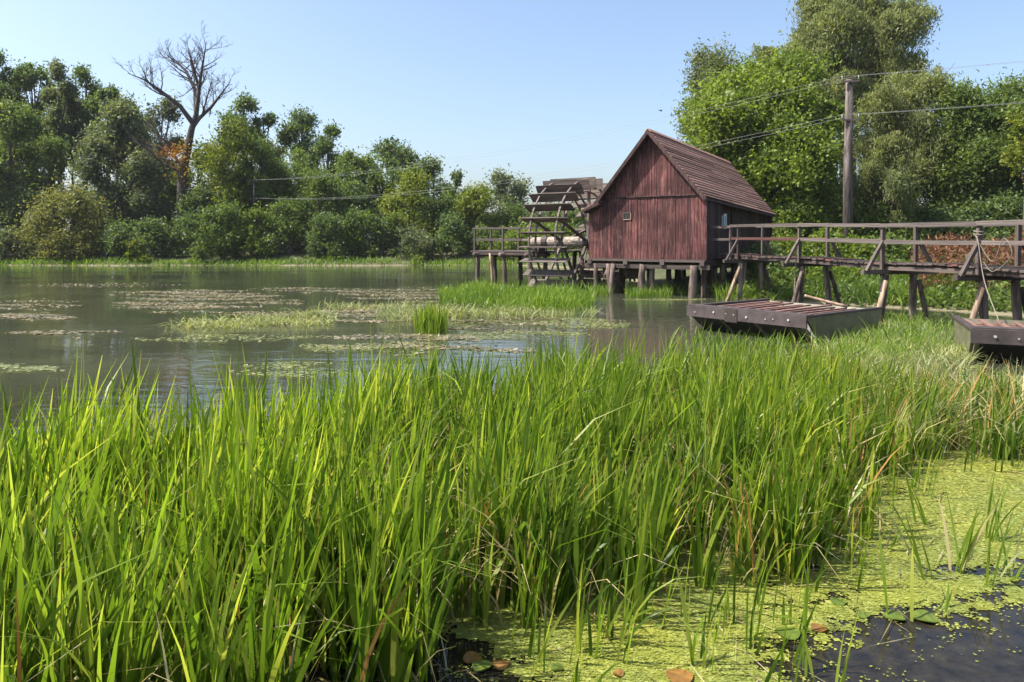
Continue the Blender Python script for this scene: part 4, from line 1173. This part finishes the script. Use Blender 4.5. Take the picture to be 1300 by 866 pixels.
# --- foreground reed bed
NEAR_X = [-9, -3, -1.3, -.62, -.30, .35, .97, 1.94, 2.55, 3.2, 3.86, 5.6, 9]
NEAR_Y = [2.3, 2.4, 2.75, 3.3, 3.8, 3.92, 4.12, 4.75, 5.3, 6.1, 6.8, 7.6, 8.0]
FAR_X = [-9, -5, -3.3, -2.2, -1.5, -.4, 1.3, 2.9, 4.2, 5.2, 6.2, 7.5, 9]
FAR_Y = [6.2, 5.9, 6.1, 7.0, 7.9, 8.7, 9.4, 10.4, 10.6, 9.9, 9.2, 9.6, 10.5]
def reed_pts(n_, seed, pad=0.0):
    r = np.random.default_rng(seed)
    x = r.uniform(-6.2, 8.2, n_ * 3); y = r.uniform(2.2, 11.0, n_ * 3)
    ny = np.interp(x, NEAR_X, NEAR_Y) + .22 * np.sin(x * 4.1) * np.cos(x * 1.7 + 1); fy = np.interp(x, FAR_X, FAR_Y) + .25 * np.sin(x * 3.3)
    cl = np.sin(x * 3.7 + 2 * np.sin(y * 1.9)) * np.sin(y * 3.1 + 1.3 * np.sin(x * 2.3))
    edge = np.minimum(y - ny, fy - y)
    vis = (x > -.78 * y - .6) & (x < .92 * y + .8)
    keep = (edge > pad) & vis & (r.random(n_ * 3) < np.clip(.45 + edge * 1.3, 0, 1) * np.clip(.55 + .75 * cl, .06, 1))
    return x[keep][:n_], y[keep][:n_], edge[keep][:n_], r
x, y, e, r = reed_pts(34000, 1)
n_ = len(x)
hgt = np.interp(x, [-6, -2, 0, 2, 3.5, 5, 8], [1.06, 1.04, 1.0, .94, .84, .64, .60]) * np.interp(e, [0, .5, 1.2], [.72, .92, 1.0]) * r.normal(1, .16, n_).clip(.45, 1.35)
windy = np.interp(x, [-6, 0, 2, 4, 8], [.0, .02, .06, .28, .36])
ld = np.where(r.random(n_) < np.interp(x, [-6, 2, 5], [.1, .35, .85]), r.normal(-.25, .6, n_), r.uniform(0, 6.28, n_))
la = np.abs(r.normal(windy, .11, n_)); cu = np.where(r.random(n_) < .14, r.uniform(.25, .75, n_), r.uniform(0, .14, n_))
wd = r.uniform(.014, .040, n_) * np.interp(x, [0, 5], [1.05, .7])
# reeds grow in fans from one root
jx = r.normal(0, .030, n_); jy = r.normal(0, .030, n_)
root = r.integers(0, n_ // 7, n_); x2 = x[root] + jx; y2 = y[root] + jy; hgt = hgt[root] * np.where(r.random(n_) < .38, r.uniform(.35, .75, n_), r.uniform(.75, 1.1, n_))
Vv, Qq = blades(x2, y2, np.full(n_, -.02), hgt, wd, ld, la, cu, 3, 4)
stuff('reed_bed', 'dense bright green reeds filling the shallow foreground water', 'reeds', Vv, Qq, M['reed'], True)
x, y, e, r = reed_pts(10000, 2); n_ = len(x)
Vv, Qq = blades(x, y, np.full(n_, -.02), r.uniform(.25, .85, n_), r.uniform(.006, .017, n_), r.uniform(0, 6.28, n_), np.abs(r.normal(.30, .25, n_)), r.uniform(0, .9, n_), 5, 4)
stuff('dry_reeds', 'pale straw coloured dead reed blades among the green', 'reeds', Vv, Qq, M['reeddry'], True)
r = np.random.default_rng(111); n_ = 70
cx = r.uniform(-.2, 6.5, n_); cy_ = np.interp(cx, NEAR_X, NEAR_Y) - r.exponential(.38, n_)
x = np.repeat(cx, 5) + r.normal(0, .035, n_ * 5); y = np.repeat(cy_, 5) + r.normal(0, .035, n_ * 5); k_ = r.random(n_ * 5) < .7; x, y = x[k_], y[k_]; n_ = len(x)
Vv, Qq = blades(x, y, np.full(n_, -.02), r.uniform(.18, .62, n_), r.uniform(.010, .022, n_), r.normal(0, 1.0, n_), np.abs(r.normal(.12, .14, n_)), np.where(r.random(n_) < .15, r.uniform(.3, .8, n_), .05), 113, 5)
stuff('sparse_reeds', 'scattered reed blades rising through the duckweed along the bed', 'reeds', Vv, Qq, M['reed'], True)
x, y, e, r = reed_pts(14000, 12); k_ = (x > 1.6) & (y > 6.6) & (r.random(len(x)) < np.interp(x, [1.6, 3.5, 6], [.15, .8, 1.0])); x, y = x[k_], y[k_]; n_ = len(x)
Vv, Qq = blades(x, y, np.full(n_, -.02), r.uniform(.35, .85, n_), r.uniform(.005, .012, n_), r.normal(0, .9, n_), np.abs(r.normal(.35, .22, n_)), r.uniform(0, .7, n_), 15, 4)
stuff('thin_grass', 'thin pale grass mixed into the reeds near the boats', 'grass', Vv, Qq, M['palegrass'], True)
x, y, e, r = reed_pts(1600, 4); n_ = len(x)
Vv, Qq = blades(x, y, np.full(n_, -.02), r.uniform(.4, .9, n_), r.uniform(.008, .018, n_), r.uniform(0, 6.28, n_), np.abs(r.normal(.15, .1, n_)), r.uniform(0, .3, n_), 6)
stuff('brown_reeds', 'orange brown withered reed blades among the green', 'reeds', Vv, Qq, M['reedbrown'], True)
# seed heads: small pale burs in little columns
x, y, e, r = reed_pts(420, 9, .15); Vl, Ql = [], []
bm = MB()
for i in range(len(x)):
    zz = r.uniform(.35, .7)
    for k in range(r.integers(2, 5)):
        c0 = Vector((x[i] + r.normal(0, .006), y[i] + r.normal(0, .006), zz + k * .032)); q = r.uniform(.007, .011)
        b = len(bm.v)
        bm.v += [tuple(c0 + Vector(d) * q) for d in ((1, 0, 0), (-1, 0, 0), (0, 1, 0), (0, -1, 0), (0, 0, 1), (0, 0, -1))]
        bm.f += [(b + a, b + c_, b + d) for a, c_, d in ((0, 2, 4), (2, 1, 4), (1, 3, 4), (3, 0, 4), (2, 0, 5), (1, 2, 5), (3, 1, 5), (0, 3, 5))]
o = bm.build('reed_seed_heads', M['palegrass']); tag(o, 'small whitish round seed heads on the reed stems', 'seed heads', kind='stuff')

# --- marsh grass islet before the wheel and smaller tufts, measured in the photograph
def patch(spec, seed):
    """spec: (px, py, half width px, half depth px of the base, count)"""
    r = np.random.default_rng(seed); X, Y = [], []
    for cx, cy_, hw, hd, n_ in spec:
        px = cx + hw * r.normal(0, .5, n_).clip(-1, 1); py = cy_ + hd * r.normal(0, .5, n_).clip(-1, 1)
        p = gp(px, py); X.append(p[0]); Y.append(p[1])
    return np.concatenate(X), np.concatenate(Y), r
def tuft(name, label, spec, seed, h, w_, mat, lean=.25, curl=.25, cat='grass', nseg=4):
    x, y, r = patch(spec, seed); n_ = len(x)
    z = np.maximum(ground_z(x, y), 0) - .02
    hv = 1 + .32 * np.sin(x * 2.3 + 1.7 * np.sin(y * 1.1)) * np.sin(y * 1.7 + x * .6)
    Vv, Qq = blades(x, y, z, h * hv * r.normal(1, .24, n_).clip(.4, 1.6), w_ * r.uniform(.6, 1.4, n_), r.uniform(0, 6.28, n_), np.abs(r.normal(lean, lean * .6, n_)), np.abs(r.normal(0, curl, n_)), seed + 1, nseg)
    return stuff(name, label, cat, Vv, Qq, mat, True)
tuft('marsh_grass', 'bright marsh grass islet in front of the water wheel', [(655, 382, 95, 12, 2800), (605, 377, 40, 7, 1000), (695, 387, 55, 9, 1100), (720, 380, 30, 7, 400)], 61, .44, .028, M['marsh'])
tuft('grass_tuft', 'upright dark green tuft standing in open water', [(547, 421, 20, 5, 250)], 62, .52, .026, M['reed'], .12, .1)
tuft('pale_grass', 'pale flattened grass drifting around the islet edge', [(505, 400, 28, 9, 520), (560, 400, 36, 6, 420), (650, 401, 100, 4, 800), (440, 392, 36, 4, 160)], 63, .32, .022, M['palegrass'], .6, .6)
tuft('pale_grass', 'pale drifting grass heap lying on the open river', [(335, 411, 80, 4, 620), (265, 416, 50, 3, 200), (400, 402, 26, 4, 240)], 64, .28, .026, M['palegrass'], .9, .8)
tuft('boat_grass', 'matted pale green grass in the water between the two boats', [(1150, 440, 70, 26, 3200), (1110, 458, 60, 18, 1500), (1190, 462, 40, 14, 700), (1075, 446, 40, 8, 300)], 65, .26, .017, M['palegrass'], .7, .6)
tuft('boat_grass_fresh', 'fresh green grass blades standing around the boats', [(1150, 436, 70, 28, 1500), (940, 443, 90, 5, 260), (1090, 454, 60, 12, 500)], 66, .34, .015, M['marsh'], .35, .3)
tuft('bank_grass', 'bright grass on the bank below the footbridge', [(1190, 386, 45, 6, 3000), (1120, 386, 60, 4, 800), (1040, 382, 60, 3, 500), (950, 379, 40, 3, 500)], 67, .48, .022, M['marsh'], .25, .25)
tuft('bank_grass', 'short grass between the mill stilts at the water edge', [(812, 374, 18, 4, 700), (840, 374, 16, 4, 350), (765, 372, 14, 4, 350), (880, 374, 20, 3, 120)], 68, .36, .024, M['marsh'], .2, .2)
r = np.random.default_rng(70); n_ = 5200
x = r.uniform(-58, 14, n_); y = r.normal(62.3, .55, n_)
k_ = np.sin(x * .31 + 1) + .6 * np.sin(x * .83) > -1.1 + r.normal(0, .5, n_)
x, y = x[k_], y[k_]; n_ = len(x)
z = np.maximum(ground_z(x, y), 0) - .02
Vv, Qq = blades(x, y, z, r.uniform(.15, .62, n_), r.uniform(.04, .09, n_), r.uniform(0, 6.28, n_), np.abs(r.normal(.3, .2, n_)), r.uniform(0, .5, n_), 71, 3)
stuff('far_bank_grass', 'fringe of green grass along the far water edge', 'grass', Vv, Qq, M['marsh'], True)
# leafy ground cover of the mill bank
n_ = 42000
y = r.uniform(21, 44, n_); x = np.interp(y, SH_Y, SH_X) + .2 + r.exponential(6.5, n_)
k_ = (x < 34) & ~((x < 13) & (y > 28) & (x < 7.35 + (y - 27) * .71 + 1.4))
x, y = x[k_], y[k_]
P = np.stack([x, y, ground_z(x, y) + r.exponential(.16, len(x))], -1)
Vv, Qq = leaves(P, .15, .10, -.4, None, 73)
stuff('ground_cover', 'leafy green ground cover over the mill bank', 'ground cover', Vv, Qq, G['mid'])
# dry red brush
xs, ys, r = patch([(1225, 352, 70, 8, 5200), (1290, 356, 60, 10, 4200), (1180, 348, 30, 6, 1500)], 74)
P = []
rr_ = np.random.default_rng(75)
n_ = 13000
px = rr_.uniform(1158, 1370, n_); Yd = rr_.uniform(23.2, 29.5, n_)
x = (px - 650) / F * Yd
x = np.maximum(x, np.interp(Yd, SH_Y, SH_X) + .3)
hm = 1.1 + .35 * np.sin(x * 1.9) * np.sin(Yd * 1.4)
P = np.stack([x, Yd, ground_z(x, Yd) * .9 + hm * rr_.random(n_) ** 1.2], -1)
Vv, Qq = leaves(P, .22, .045, -.3, None, 76)
stuff('dry_brush', 'rust red dry brush on the bank by the footbridge end', 'brush', Vv, Qq, M['drybrush'])

# --- floating weed and scum on the river
def flat_bits(xy, L, Wd, z, seed, tilt=.08):
    r = np.random.default_rng(seed); n_ = len(xy); an = r.uniform(0, 6.283, n_)
    l = L * r.uniform(.5, 1.5, n_); w_ = Wd * r.uniform(.5, 1.5, n_)
    dx, dy = np.cos(an), np.sin(an)
    zz = z + r.uniform(0, .012, n_); tl = r.normal(0, tilt, n_)
    c = lambda a, b, t_: np.stack([xy[:, 0] + dx * a - dy * b, xy[:, 1] + dy * a + dx * b, np.maximum(.002, zz + t_)], -1)
    Vv = np.stack([c(-l / 2, 0 * w_, -tl * l), c(0 * l, w_ / 2, 0 * l), c(l / 2, 0 * w_, tl * l), c(0 * l, -w_ / 2, 0 * l)], 1)
    return Vv.reshape(-1, 3), np.arange(n_ * 4).reshape(-1, 4)
def weed(spec, seed, keep=.5):
    r = np.random.default_rng(seed); out = []
    for cx, cy_, hw, hd, n_ in spec:
        px = cx + hw * r.uniform(-1, 1, n_); py = cy_ + hd * r.uniform(-1, 1, n_)
        q = ((px - cx) / hw) ** 2 + ((py - cy_) / hd) ** 2
        p = gp(px, py); X, Y = p[0], p[1]
        f = np.sin(X * .9 + 1.7 * np.sin(Y * 1.3)) * .35 + np.sin(Y * 4.1 + X * .5 + 1.2 * np.sin(X * .9)) * .45 + .5 * np.sin(X * 3.1 + Y * 3 + np.sin(Y * 5)) * np.sin(Y * 7.1 + 1.3 * np.sin(X * 2)) + r.normal(0, .28, n_)
        k_ = (q < 1) & (f > keep * 1.4 - 1 + q * .7) 
        out.append(np.stack([X[k_], Y[k_]], -1))
    return np.concatenate(out)
W1 = weed([(250, 376, 115, 9, 9000), (235, 388, 105, 6, 5200), (40, 387, 70, 8, 3500), (40, 402, 60, 5, 2000), (520, 374, 90, 9, 6000), (560, 386, 70, 7, 3500), (470, 398, 80, 12, 5200), (500, 432, 110, 12, 6500), (640, 412, 100, 10, 3000), (180, 372, 60, 4, 1500), (330, 384, 60, 5, 1600), (120, 362, 120, 3, 1500), (400, 368, 90, 4, 2200), (90, 425, 90, 5, 1500), (560, 445, 120, 8, 2500), (330, 398, 150, 4, 2200)], 81, .66)
Vv, Qq = flat_bits(W1, .15, .07, .004, 82)
stuff('floating_weed', 'pinkish tan floating weed patches on the river', 'water weed', Vv, Qq, M['weed'])
W2 = weed([(740, 412, 60, 8, 1500), (470, 440, 90, 10, 2600), (380, 470, 90, 10, 900), (1270, 485, 60, 8, 1500), (1200, 470, 60, 10, 1500), (840, 380, 60, 1.6, 1500), (300, 430, 140, 5, 900), (620, 425, 130, 6, 2200), (20, 470, 60, 8, 1200)], 83, .55)
Vv, Qq = flat_bits(W2, .10, .06, .004, 84, .03)
stuff('water_scum', 'thin pale green scum streaks on the river surface', 'scum', Vv, Qq, M['palegrass'])

# --- duckweed mat in the near shallows
def duck_mask(x, y):
    near = np.interp(x, NEAR_X, NEAR_Y)
    f = np.sin(x * 2.1 + 1.2 * np.sin(y * 1.7)) + .8 * np.sin(y * 3.3 + x * 1.1 + 1.5 * np.sin(x * 1.9)) + .8 * np.sin(x * 7 + 3 * np.sin(y * 5)) * np.sin(y * 8.3) + .8 * np.sin(x * 17 + 2 * np.sin(y * 11)) * np.sin(y * 23 + 2 * np.sin(x * 9)) + .5 * np.sin(x * 41 + 2 * np.sin(y * 29)) * np.sin(y * 47 + 2 * np.sin(x * 31))
    bias = np.interp(y, [2.8, 3.7, 4.1, 4.6, 6, 8, 9.2], [-.5, .1, .9, 1.6, 1.5, 1.0, .2])
    bias = bias + np.interp(x, [-4, -.6, .2, 1.2, 2.4, 3.4, 5], [-.6, -.2, .35, .45, -.5, -.9, -.3]) * np.interp(y, [4.0, 5.2], [1, .2])
    hole = 1.15 * np.clip((x - .6) / 1.2, 0, 1) * np.clip((4.25 + .16 * np.sin(x * 3.1) + .08 * np.sin(x * 9) - y) / .45, 0, 1) + .7 * np.clip((x - 2.6) / 1.0, 0, 1) * np.clip((5.6 - y) / .8, 0, 1) + 1.6 * np.exp(-(((x - 3.45) / .5) ** 2 + ((y - 4.75) / .22) ** 2)) + 1.5 * np.exp(-(((x - .1) / .30) ** 2 + ((y - 4.15) / .12) ** 2))
    return f * .55 + bias - hole
r = np.random.default_rng(90); n_ = 340000
y = 2.9 + 6.3 * r.random(n_) ** 1.35; x = r.uniform(-1, 1.16, n_) * (.76 * y + .15)
mk = duck_mask(x, y) - 3.0 * np.clip(x - (.74 * y + .15) - .35 * np.sin(y * 2.3), 0, 1)
spk = np.sin(x * 13 + 2 * np.sin(y * 9)) * np.sin(y * 21 + 2 * np.sin(x * 7)) > .25
k_ = ((mk > 0) | ((mk > -1.6) & spk & (r.random(n_) < .30))) & (x > -2.4) & (r.random(n_) < np.clip(.25 + np.maximum(mk, 0) * 1.3, 0, .96))
x, y = x[k_], y[k_]
n_ = len(x); rad = r.uniform(.0042, .0098, n_) * np.interp(y, [3.5, 8], [1.0, 1.9]); a0 = r.uniform(0, 6.28, n_)
zc = .003 + r.uniform(0, .007, n_)
tx, ty = r.normal(0, .12, n_), r.normal(0, .12, n_)
ring = []
for q in range(4):
    an = a0 + q * 2 * np.pi / 4
    dx, dy = np.cos(an) * rad, np.sin(an) * rad * .85
    ring.append(np.stack([x + dx, y + dy, zc + tx * dx + ty * dy], -1))
Vv = np.stack(ring, 1).reshape(-1, 3)
me = npmesh('duckweed', Vv, np.arange(n_ * 4).reshape(-1, 4))
cs = .027
GX, GY = np.meshgrid(np.arange(-2.4, 8.5, cs), np.arange(2.9, 9.2, cs))
GX = GX.ravel(); GY = GY.ravel()
k_ = (duck_mask(GX, GY) - 3.0 * np.clip(GX - (.74 * GY + .15) - .35 * np.sin(GY * 2.3), 0, 1) > .22 + .25 * r.random(len(GX))) & (GX > -.76 * GY - .15)
GX, GY = GX[k_], GY[k_]
hs = cs * .62
qx = lambda: GX + r.normal(0, .003, len(GX)); zq = .0035 + r.uniform(0, .003, len(GX))
sheet = np.stack([np.stack([GX + a * hs * r.uniform(.7, 1.15, len(GX)), GY + b * hs * r.uniform(.7, 1.15, len(GX)), zq], -1) for a, b in ((-1, -1), (1, -1), (1, 1), (-1, 1))], 1).reshape(-1, 3)
tag(mobj('duckweed_mat', npmesh('duckweed_mat', sheet, np.arange(len(GX) * 4).reshape(-1, 4)), M['duck']), 'thin continuous film of duckweed under the single fronds', 'duckweed', kind='stuff')
tag(mobj('duckweed', me, M['duck']), 'yellow green duckweed mat covering the near shallows', 'duckweed', kind='stuff')
# dead stalks lying on the mat
r = np.random.default_rng(93); n_ = 260
x = r.uniform(.2, 6, n_); y = np.interp(x, NEAR_X, NEAR_Y) - r.uniform(-.3, 1.1, n_)
Vv, Qq = flat_bits(np.stack([x, y], -1), .26, .006, .012, 94, .03)
stuff('fallen_stalks', 'pale fallen reed stalks lying on the duckweed', 'stalks', Vv, Qq, M['reeddry'])

# --- single reed clumps standing out in the duckweed: each blade a part
random.seed(95)
def clump(label, px, py, blades_spec, mats=('reed',)):
    X, Y, _ = gp(px, py)
    T = thing('reed_clump', label, 'reeds', (X, Y, 0), 'reed clumps standing in the duckweed')
    for i, (h, lean, ang, cu, wd_) in enumerate(blades_spec):
        a = lambda v: np.array([v], float)
        Vv, Qq = blades(a(random.uniform(-.05, .05)), a(random.uniform(-.04, .04)), a(-.03), a(h), a(wd_), a(ang), a(lean), a(cu), 950 + i * 13 + int(px), 7)
        mobj('blade', npmesh('blade', Vv, Qq, True), M[mats[i % len(mats)]], T)
def rnd(n_, h, lean, ang, sp=.5, cu=.1):
    return [(h * random.uniform(.6, 1.1), max(0, lean + random.uniform(-.12, .15)), ang + random.uniform(-sp, sp), random.uniform(0, cu) + (random.random() < .2) * .4, random.uniform(.011, .02)) for _ in range(n_)]
clump('leaning reed clump with a pale dry blade amid the duckweed', 1215, 728, rnd(8, .62, .3, 0.3, 1.2), ('reed', 'reed', 'reeddry', 'reed'))
clump('dense reed clump beside the dark open water', 1178, 735, rnd(7, .55, .35, 3.0, .6), ('reed', 'reed', 'palegrass'))
clump('sparse drooping reed clump at the frame side of the duckweed', 1275, 735, rnd(7, .5, .45, 0.2, 1.5, .6), ('reed', 'palegrass'))
clump('tall reed clump rising where duckweed meets dark water', 1262, 688, rnd(6, .6, .25, 0.6, .9), ('reed',))
clump('upright reed clump near the matted grass and duckweed', 1170, 668, rnd(5, .52, .2, 2.6, .6), ('reed',))
clump('thin pair of reed blades alone on the duckweed', 1018, 803, rnd(3, .42, .12, .4, .5), ('reed',))
clump('pair of short reed blades near a round lily pad', 996, 796, rnd(2, .34, .08, 1.2, .5), ('reed',))
clump('few reed blades leaning over the duckweed by the bed edge', 1075, 745, rnd(4, .5, .3, .3, .5), ('reed',))
clump('short reed sprout at the edge of the open dark water', 1200, 778, rnd(2, .2, .2, .6, .5), ('reed',))
clump('small bent reed clump standing beside the floating stalk', 1120, 700, rnd(4, .45, .4, .3, .9), ('reed', 'reeddry'))
clump('two reed blades bending down into dark water', 948, 808, [(.52, .35, -1.9, .95, .02), (.5, .3, -1.1, .95, .022)], ('reed',))

# --- lily pads
def pad(label, px, py, rpx, mat, ang):
    X, Y, _ = gp(px, py); q = rpx * Y / F
    m = MB(); ring = []
    for i in range(19):
        a = ang + .16 + i * (6.283 - .32) / 18
        rr = q * (1 + .05 * math.sin(a * 3 + px)); ring.append((X + math.cos(a) * rr, Y + math.sin(a) * rr, .016 + .006 * math.sin(a * 2 + px)))
    c0 = (X + math.cos(ang) * q * .1, Y + math.sin(ang) * q * .1, .014)
    for i in range(18): m.poly(c0, ring[i], ring[i + 1])
    m.prism([(p[0], p[1], p[2] - .004) for p in ring], [(p[0], p[1], p[2] - .002) for p in ring])
    o = m.build('lily_pad', M[mat], None, loc=(X, Y, 0))
    tag(o, label, 'lily pad', 'small floating pads in the duckweed')
for px, py, q, mt, an, lab in ((1000, 806, 15, 'pad', 1.2, 'largest round green pad near the reed blades'), (1064, 766, 10, 'pad', .2, 'green pad on duckweed beside the leaning few reed blades'), (1136, 785, 12, 'pad', 2.2, 'smaller green pad of the pair at the dark water rim'), (1174, 786, 15, 'pad', 3.0, 'larger green pad of the pair at the dark water rim'),
                               (1096, 783, 8, 'pad', .3, 'little green pad between the pair and the reed blades'), (770, 783, 6, 'pad', 2.0, 'tiny green pad on duckweed close to the reed bed'), (838, 797, 6, 'pad', 1.0, 'tiny green pad on duckweed near the bending blades'), (708, 851, 8, 'pad', 1.9, 'small green pad between dark pool and bright duckweed'), (612, 847, 13, 'pad', .4, 'green pad next to an orange brown one under the reeds'),
                               (636, 846, 11, 'padbrown', 1.4, 'orange brown pad next to a green one under the reeds'), (862, 862, 17, 'padbrown', .6, 'large reddish pad floating by the bottom water'), (600, 838, 12, 'padbrown', 2.6, 'dull brown pad half under the reed edge'),
                               (1040, 800, 10, 'padbrown', 1.6, 'small brown pad at the dark water margin'), (785, 858, 7, 'padbrown', 2.6, 'tiny rusty pad on bright duckweed')):
    pad(lab, px, py, q, mt, an)
print('OBJS', len(bpy.data.objects), 'tris', sum(sum(len(p.vertices) - 2 for p in m.polygons) if len(m.polygons) < 500 else len(m.loops) - 2 * len(m.polygons) for m in bpy.data.meshes))


# ------------------------------------------------------------------ the summer air
hz = MB()
lo = [(-905, -305, -2.4), (905, -305, -2.4), (905, 1505, -2.4), (-905, 1505, -2.4)]
hz.prism(lo, [(a, b, 27.0) for a, b, c_ in lo])
hm = bpy.data.materials.new('haze_air'); hm.use_nodes = True
for nd in list(hm.node_tree.nodes):
    if nd.type != 'OUTPUT_MATERIAL': hm.node_tree.nodes.remove(nd)
pv = hm.node_tree.nodes.new('ShaderNodeVolumePrincipled')
pv.inputs['Color'].default_value = (0.90, 0.94, 1.0, 1); pv.inputs['Density'].default_value = 0.00018; pv.inputs['Anisotropy'].default_value = 0.0
hm.node_tree.links.new(pv.outputs[0], [nd for nd in hm.node_tree.nodes if nd.type == 'OUTPUT_MATERIAL'][0].inputs['Volume'])
tag(hz.build('haze', hm), 'thin pale summer haze over the river', 'haze', kind='stuff')
cy.volume_bounces = 0
